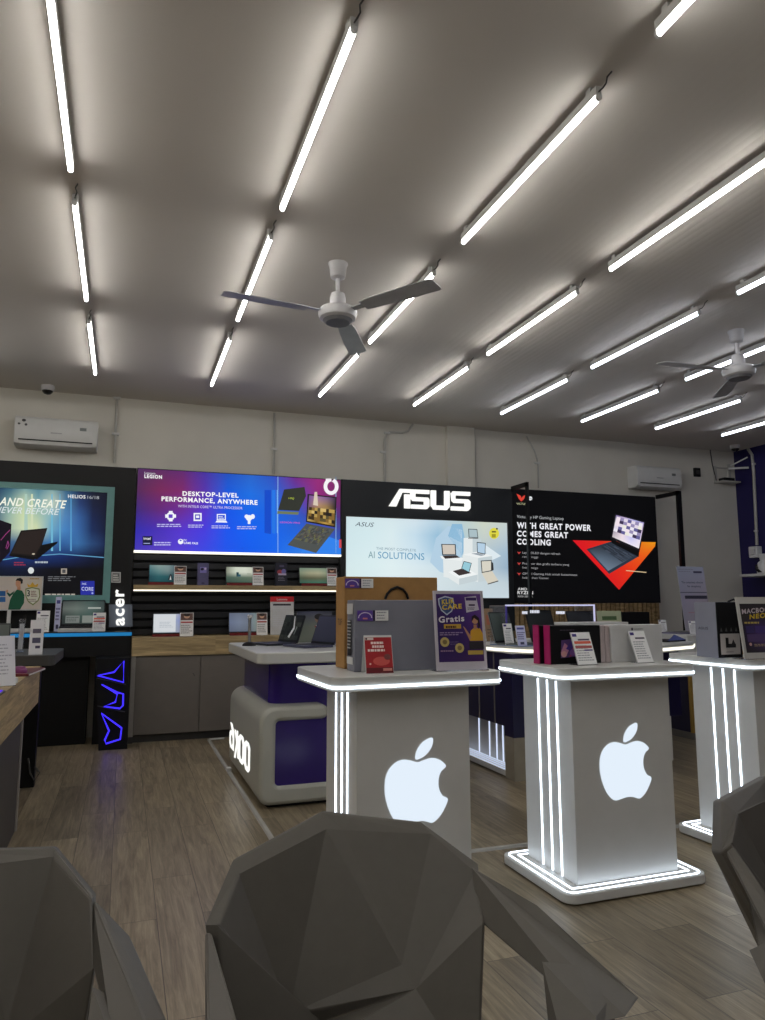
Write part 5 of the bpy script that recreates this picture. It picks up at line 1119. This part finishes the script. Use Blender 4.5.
MB().box((2.7, 4.82, .36), (4.3, 5.85, ZH-.05)).build('body', m_navy, HPC, world=True)
MB().box((2.68, 4.70, .30), (2.83, 4.83, ZH-.05)).build('end_post', m_navy, HPC, world=True)
MB().box((2.68, 4.70, 0), (2.8, 4.83, .30)).build('end_foot', mat('beige_foot', (150, 142, 126), .5), HPC, world=True)
for y in (5.0, 5.25): MB().box((2.694, y, .36), (2.7, y+.012, ZH-.05)).build('seam_strip', m_gray, HPC, world=True)
MB().box((2.82, 4.83, .05), (4.2, 5.85, .36)).build('lower_panel', m_kwhite, HPC, world=True)
MB().box((2.68, 4.83, .012), (4.2, 5.85, .05)).build('base_plate', m_kwhite, HPC, world=True)
MB().box((2.72, 4.86, 0), (4.15, 5.82, .012)).build('foot', m_black2, HPC, world=True)
for y in (4.9, 4.98, 5.1, 5.2, 5.32, 5.5): MB().box((2.815, y, .052), (2.822, y+.012, .355)).build('side_light_strip', m_led_dim, HPC, world=True)
for x in (2.695, 2.73, 2.765, 2.798): MB().box((x, 4.84, .049), (x+.008, 5.8, .053)).build('floor_light_strip', m_led_dim, HPC, world=True)
def hplap(x0, x1, yt, Y, lab, rz, m, scr, lean=20, w=.33):
    a = ony((x0+x1)/2, yt, Y); h = (a.z-ZH-.016)/math.cos(math.radians(lean))
    return laptop(lab, (a.x, Y, ZH), rz, w, .23, lean, h, m, scr, 'paper', group='laptops on the navy counter')
hplap(493, 518, 612, 5.0, 'open laptop with dull greenish screen at free end of the navy counter', math.radians(24), m_silver, [[(92, 104, 98), (84, 94, 90)], [(80, 92, 88), (70, 80, 78)]], 16, .26)
hplap(532, 558, 610, 4.98, 'open dark laptop behind clear shield, second on the navy counter', math.radians(16), m_dlap, [[(44, 48, 48), (36, 40, 42)], [(40, 44, 44), (30, 32, 34)]], 16, .3)
hplap(573, 600, 611, 4.95, 'open dark laptop behind clear shield, just above the dark floral carton', math.radians(10), m_dlap, [[(44, 46, 50), (36, 38, 42)], [(40, 42, 46), (30, 32, 36)]], 18, .3)
pcard2 = lambda x0, x1, yt, Y, lab, paint: pcard(x0, x1, yt, Y, ZH, lab, paint, 'price cards on the navy counter', 14)
pcard2(505, 514, 624, 4.86, 'pale price card before the greenish laptop on navy counter', price_plain)
pcard2(517.5, 527, 626, 4.72, 'lilac price card with white stripe beside clear shield on navy counter', price_lilac)
def krafttag(c, w, h): c.rect(-w/2, 0, w/2, h, (130, 106, 84), 1); c.rect(-w*.3, h*.5, w*.3, h*.8, (150, 90, 70), 2); c.lines(-w*.3, h*.4, w*.3, h*.1, 3, (90, 76, 66), 2, 3, .4)
pcard(486, 496, 609, 5.45, ZH, 'brown card at back end of navy counter beside the purple poster', krafttag, None, 12)
# clear shield with lit rim
ys = 4.86; p0, p1, p2, p3 = ony(506, 604.5, 4.986), ony(594, 606, 4.986), ony(594, 617, 4.986), ony(508, 638, 4.986)
t = thing('clear_shield', 'clear acrylic display shield with bright rim over the laptops', 'display shield', ((p0.x+p1.x)/2, 5.06, ZH))
zr = (p0.z+p1.z)/2; xa_, xb_ = p0.x, p1.x
for x in (xa_, xb_): MB().box((x-.004, 4.99, ZH), (x+.004, 5.25, zr)).build('side_pane', m_acryl, t, world=True)
MB().box((xa_, 4.99, zr-.008), (xb_, 5.25, zr)).build('top_pane', m_acryl, t, world=True)
mb = MB(); mb.box((xa_-.006, 4.982, zr-.006), (xb_+.006, 4.990, zr+.006)); mb.box((xb_-.006, 4.982, ZH+.17), (xb_+.006, 4.99, zr)); mb.build('lit_rim', emis('rim_glow', (205, 205, 240), .9, False), t, world=True)
mb = MB().box((xa_-.006, 4.982, ZH), (xa_+.006, 4.99, zr)); mb.build('purple_rim', mat('purple_rim', (96, 84, 180), .3), t, world=True)
c = Canvas(lambda x, y: ony(x, y, 4.988), (0, -1, 0))
for k, (x0, x1, y) in enumerate(((522, 529, 612.5), (530, 542, 611.5), (556, 566, 612.5))): c.lines(x0, y-2.2, x1, y+1.4, 1, (225, 228, 240), 1, 3+k, .8)
c.build('rim_lettering', 'backlit', t)
t = thing('mouse_pad', 'pale blue mat along the edge of navy counter top', 'mat', (2.83, 4.95, ZH), math.radians(12))
MB().rrect(-.13, -.25, .13, .12, .02, 0, .006).build('pad', mat('blue_mat', (110, 126, 160), .6), t)
# things behind it: dark carton, cream sign, white box, slim black tablet
a = ony(598, 611, 5.6); b = ony(622, 611, 5.6)
def cream(c, w, h): c.rect(-w/2, 0, w/2, h, (150, 156, 128), 1); c.rect(-w*.3, h*.66, w*.3, h*.8, (70, 90, 60), 2); c.lines(-w*.4, h*.55, w*.4, h*.2, 3, (110, 116, 90), 2, 3, .4)
card('cream green notice card standing between clear shield and black carton', ((a.x+b.x)/2, 5.6, ZH), b.x-a.x, a.z-ZH, 0, 5, cream, 'notice_stand', 'notice', foot=.09)
a = ony(562, 621.5, 4.62); b = ony(619, 622.5, 4.62)
t = thing('white_laptop', 'closed white slab laptop raised on stand behind the wide white carton', 'laptop', ((a.x+b.x)/2, 4.6, ZH)); zz = (a.z+b.z)/2-ZH; hw = (b.x-a.x)/2
MB().rrect(-hw, -.1, hw, .14, .02, zz-.02, zz).build('lid', m_kwhite, t, bevel=.002); MB().box((-.12, -.06, 0), (.12, .12, zz-.02)).build('stand', m_acryl, t)
a = ony(622, 612, 5.7); b = ony(649.5, 614, 5.7)
t, hw, hd, hh = carton('black_carton', 'black carton in front of the vertical timber slats', a.x, b.x, 5.7, 5.85, ZH, a.z, m_black2); MB().box((-hw*.5, -hd-.004, hh*.3), (hw*.3, -hd+.001, hh*.5)).build('label_panel', m_dgray, t)
# white counter in the far corner
t = WC = thing('display_counter', 'white topped counter in front of the white wall, near purple wall', 'counter', (5.8, 6.0, 0))
MB().box((5.02, 5.5, .80), (6.6, 6.5, .96)).build('worktop', m_kwhite, t, world=True, bevel=.006); MB().box((5.06, 5.54, .06), (6.55, 6.45, .80)).build('body', m_navy, t, world=True)
MB().box((5.045, 5.53, 0), (6.55, 6.45, .06)).build('plinth', m_gray, t, world=True); MB().box((5.05, 5.525, .06), (5.075, 5.555, .80)).build('corner_strip', m_gold, t, world=True)
ZW = .96
a = ony(681, 566, 6.1); b = ony(708, 566, 6.1)
def wposter(c, w, h):
    c.grid([(-w/2, h), (w/2, h), (w/2, 0), (-w/2, 0)], [[(140, 146, 164), (144, 148, 168)], [(136, 132, 152), (146, 138, 150)], [(132, 128, 138), (136, 132, 138)]], 1, 3)
    c.lines(-w*.45, h*.97, w*.1, h*.9, 2, (120, 120, 136), 2, 2, .3); c.rect(w*.1, h*.9, w*.42, h*.93, (60, 60, 80), 2)
    c.text('The smartest choice', (-w*.4, h*.74), (w*.4, h*.74), (0, .02), (60, 58, 74), 2, .02); c.text('for simplicity', (-w*.2, h*.68), (w*.3, h*.68), (0, .02), (60, 58, 74), 2, .02)
    c.rect(-w*.5, h*.59, w*.5, h*.605, (90, 88, 104), 2); c.rect(-w*.35, h*.5, w*.48, h*.55, (50, 48, 62), 2); c.poly([(w*.1, h*.42), (w*.4, h*.44), (w*.34, h*.36), (w*.2, h*.3)], (60, 56, 70), 2); c.poly([(w*.2, h*.3), (w*.34, h*.36), (w*.42, h*.06), (w*.3, h*.05)], (44, 42, 52), 2)
    c.lines(-w*.3, h*.3, w*.1, h*.28, 1, (150, 100, 110), 2, 3, .5)
card('tall pale poster leaning beside thick black frame post, on far white counter', ((a.x+b.x)/2+.06, 6.15, ZW), b.x-a.x, (a.z-ZW)*1.01, 0, 7, wposter, 'poster_board', 'poster', foot=.1)
a = ony(689.5, 621, 5.7); b = ony(698.5, 621, 5.7)
card('small white price card on far white counter, before the tall pale poster', ((a.x+b.x)/2, 5.7, ZW), b.x-a.x, (a.z-ZW), 0, 8, price_plain, group='cards on far white counter')
a = ony(660, 621, 6.2); b = ony(666.5, 621, 6.2)
card('tiny white card at the inner end of far white counter', ((a.x+b.x)/2+.0, 6.2, ZW), .1, .13, 0, 8, price_plain, group='cards on far white counter')
t = thing('tablet', 'slim grey violet tablet lying on the far white counter', 'tablet', (5.35, 5.95, ZW), math.radians(15)); MB().rrect(-.2, -.13, .2, .13, .02, 0, .014).build('body', mat('violet_grey', (110, 106, 130), .4), t, bevel=.002); MB().box((-.18, -.115, .0138), (.18, .115, .0152)).build('screen', m_dgray, t)
t = thing('tablet', 'dark tablet with pointed cover at tip of navy counter', 'tablet', (4.3, 4.95, ZH), math.radians(20)); MB().rrect(-.14, -.1, .14, .1, .015, 0, .012).build('body', m_black2, t); MB().prism([(-.14, -.1, .012), (.14, -.1, .012), (.14, .0, .05)], (0, .01, 0)).build('cover_flap', mat('blue_flap', (40, 60, 130), .5), t)

# ------------------------------------------------------------------ moulded chairs with facets
def chair(label, A, B, crease, drop, armR, armL, foot, rz_):
    """A outer rim, B inner rim, crease: P,Q,C0,C1 ; drop: seat-back line ; pixel + depth triples"""
    W_ = lambda p: ony(p[0], p[1], p[2])
    base = Vector((foot[0], foot[1], 0))
    t = thing('moulded_chair', label, 'chair', base, 0, 'moulded plastic chairs')
    a = [W_(p) for p in A]; b = [W_(p) for p in B]; P, Q, C0, C1 = [W_(p) for p in crease]; D = [Vector(p) for p in drop]
    ux = Vector((math.cos(rz_), math.sin(rz_), 0)); uy = Vector((-math.sin(rz_), math.cos(rz_), 0))
    o = [p+uy*.045+Vector((0, 0, -.012)) for p in a]
    n = len(a)  # 0 LL,1 L,2 TL,3 TR,4 RS,5 RR
    V = a+b+o+[P, Q, C0, C1]; ia = list(range(n)); ib = list(range(n, n+len(b))); io = list(range(n+len(b), 2*n+len(b))); iP = 2*n+len(b); iQ, iC0, iC1 = iP+1, iP+2, iP+3
    B0, B1, B2, B2b, B3, B4, B5 = ib
    F = [(B0, B1, iP), (B1, B2, iP), (B2, B2b, iQ), (B2, iQ, iP), (B2b, B3, iQ), (B3, B4, iQ), (B4, B5, iC1), (B4, iC1, iQ), (iP, iQ, iC1), (iP, iC1, iC0), (B0, iP, iC0)]
    F += [(ia[0], ia[1], B1, B0), (ia[1], ia[2], B2, B1), (ia[2], ia[3], B3, B2b), (ia[2], B2b, B2), (ia[3], ia[4], B4, B3), (ia[4], ia[5], B5, B4)]
    F += [(ia[i], ia[i+1], io[i+1], io[i]) for i in range(n-1)]
    # lower back, seat with front edge
    k = len(V); V += D
    dl, dr, sl, sr = k, k+1, k+2, k+3     # back line left,right ; seat front left,right
    F += [(B0, iC0, dl), (iC0, iC1, dl), (iC1, dr, dl), (iC1, B5, dr), (ia[0], B0, dl), (B5, ia[5], dr), (dl, dr, sr, sl)]
    k2 = len(V); V += [p+Vector((0, 0, -.05)) for p in D]+[D[0]+uy*.05+Vector((0, 0, -.05)), D[1]+uy*.05+Vector((0, 0, -.05))]
    F += [(sl, sr, k2+3, k2+2), (dl, sl, k2+2, k2), (sr, dr, k2+1, k2+3), (k2, k2+2, k2+3, k2+1)]
    kb = len(V); V += [p+uy*.05 for p in (P, Q, C0, C1)]
    F += [(io[0], io[1], kb), (io[1], io[2], kb), (io[2], kb+1, kb), (io[2], io[3], kb+1), (io[3], io[4], kb+1), (io[4], io[5], kb+3), (io[4], kb+3, kb+1), (kb, kb+1, kb+3), (kb, kb+3, kb+2), (io[0], kb, kb+2), (io[0], kb+2, k2+4), (kb+2, kb+3, k2+5, k2+4), (kb+3, io[5], k2+5), (k2+4, k2+5, k2+1, k2), (io[0], k2+4, k2), (io[0], k2, dl), (io[0], dl, ia[0]), (io[5], ia[5], dr), (io[5], dr, k2+1), (io[5], k2+1, k2+5)]
    MB().add(V, F).build('shell', m_chair, t, world=True, bevel=.004)
    for side, arm in ((1, armR), (-1, armL)):
        # arm: root inner top/bottom, root outer top, tip inner top/bottom, tip outer top
        r0, r1, e0, e1, ot, oe = [W_(p) for p in arm]
        thick = (oe-e0); low = e1-e0
        V2 = [r0, r1, e1, e0, ot, ot+(r1-r0)*.8, oe+low, oe]
        F2 = [(0, 1, 2, 3), (0, 3, 7, 4), (4, 7, 6, 5), (1, 5, 6, 2), (3, 2, 6, 7), (0, 4, 5, 1)]
        MB().add(V2, F2).build('armrest', m_chair, t, world=True, bevel=.006)
        c0 = D[3 if side > 0 else 2]; c1 = D[1 if side > 0 else 0]; o0 = oe+low
        q = [e1, o0, o0+(ot-oe)*.3, e1+(r0-e0)*.3]
        dn = [c0+ux*(-.01 if side > 0 else .01), c0+ux*.03*side, c0+(c1-c0)*.3+ux*.03*side, c0+(c1-c0)*.3+ux*(-.01 if side > 0 else .01)]
        dn = [p+Vector((0, 0, -.02)) for p in dn]; q = [p+Vector((0, 0, .01)) for p in q]
        MB().add(q+dn, [(0, 1, 2, 3), (4, 7, 6, 5), (0, 4, 5, 1), (1, 5, 6, 2), (2, 6, 7, 3), (3, 7, 4, 0)]).build('arm_support', m_chair, t, world=True)
    for i, (sx, sy) in enumerate(((-1, -1), (1, -1), (-1, 1), (1, 1))):
        q = [D[2], D[3], D[0], D[1]][i]+Vector((0, 0, -.045)); c_ = (D[0]+D[1]+D[2]+D[3])/4; q = q+(Vector((c_.x, c_.y, q.z))-q)*.18
        f = Vector((q.x+(q.x-c_.x)*.25, q.y+(q.y-c_.y)*.2, 0)); V3 = []
        for pt, r in ((q, .03), (f, .017)): V3 += [pt+ux*r+uy*r, pt-ux*r+uy*r, pt-ux*r-uy*r, pt+ux*r-uy*r]
        MB().add(V3, [(0, 3, 2, 1), (4, 5, 6, 7), (0, 1, 5, 4), (1, 2, 6, 5), (2, 3, 7, 6), (3, 0, 4, 7)]).build('leg', m_chair, t, world=True)
    return t
chair('grey faceted plastic armchair with its whole backrest in view before the emblem counters',
      [(205, 925, 1.42), (233, 860, 1.50), (323, 811, 1.53), (421, 822, 1.45), (478, 864, 1.36), (485, 922, 1.28)],
      [(219, 925, 1.405), (239, 874, 1.475), (326, 829, 1.50), (343, 830, 1.49), (431, 834, 1.425), (475, 872, 1.35), (483, 923, 1.275)],
      [(289, 1016, 1.40), (402, 965, 1.345), (324, 1022, 1.385), (408, 992, 1.322)],
      [(.20, 1.33, .44), (.60, 1.20, .44), (.17, .88, .46), (.60, .80, .46)],
      [(470, 864, 1.362), (476, 920, 1.30), (627, 1018, 1.0), (596, 1024, 1.01), (537, 903, 1.22), (641, 998, 1.03)],
      [(212, 932, 1.40), (216, 1000, 1.38), (250, 1062, 1.08), (250, 1130, 1.07), (205, 930, 1.42), (206, 1058, 1.1)],
      (.4, 1.05), math.radians(-14))
chair('grey faceted plastic armchair cut by picture edge, in front of wooden topped counter',
      [(-165, 960, 1.38), (-140, 895, 1.47), (-60, 850, 1.55), (54, 847, 1.53), (94, 896, 1.41), (95, 966, 1.335)],
      [(-150, 962, 1.36), (-132, 905, 1.44), (-58, 866, 1.52), (-20, 866, 1.51), (54, 859, 1.51), (91, 898, 1.40), (94, 968, 1.33)],
      [(-60, 1045, 1.44), (7, 1024, 1.41), (-20, 1050, 1.41), (28, 1022, 1.375)],
      [(-.44, 1.32, .44), (-.05, 1.30, .44), (-.5, .88, .46), (-.03, .86, .46)],
      [(92, 895, 1.415), (92, 966, 1.34), (145, 1024, 1.16), (108, 1040, 1.16), (131, 936, 1.37), (169, 1022, 1.19)],
      [(-165, 955, 1.38), (-165, 1010, 1.36), (-230, 1050, 1.08), (-230, 1110, 1.07), (-172, 950, 1.4), (-260, 1045, 1.1)],
      (-.25, 1.1), math.radians(-3))
chair('grey faceted plastic armchair cut by picture edge, in front of third emblem counter',
      [(721, 852, 1.45), (722, 801, 1.53), (768, 776, 1.58), (880, 775, 1.52), (945, 830, 1.42), (955, 890, 1.34)],
      [(732, 843, 1.43), (738, 814, 1.50), (778, 795, 1.55), (800, 794, 1.54), (878, 792, 1.49), (938, 838, 1.41), (948, 892, 1.33)],
      [(800, 935, 1.46), (870, 935, 1.40), (815, 950, 1.43), (900, 950, 1.36)],
      [(1.46, 1.36, .44), (1.86, 1.22, .44), (1.42, .92, .46), (1.86, .82, .46)],
      [(945, 838, 1.42), (955, 890, 1.34), (1100, 1000, 1.06), (1090, 1050, 1.05), (975, 860, 1.34), (1120, 985, 1.08)],
      [(724, 850, 1.45), (746, 885, 1.43), (800, 1000, 1.14), (775, 1010, 1.13), (733, 845, 1.43), (830, 985, 1.13)],
      (1.65, 1.1), math.radians(-14))
SC.render.film_transparent = False
wd_ = bpy.data.worlds.new('world'); SC.world = wd_; wd_.use_nodes = True
wd_.node_tree.nodes['Background'].inputs[0].default_value = (.02, .02, .025, 1); wd_.node_tree.nodes['Background'].inputs[1].default_value = 1
SC.view_settings.view_transform = 'Standard'; SC.view_settings.look = 'None'; SC.view_settings.exposure = 0; SC.view_settings.gamma = 1
SC.view_settings.use_curve_mapping = False
SC.cycles.max_bounces = 8; SC.cycles.diffuse_bounces = 5
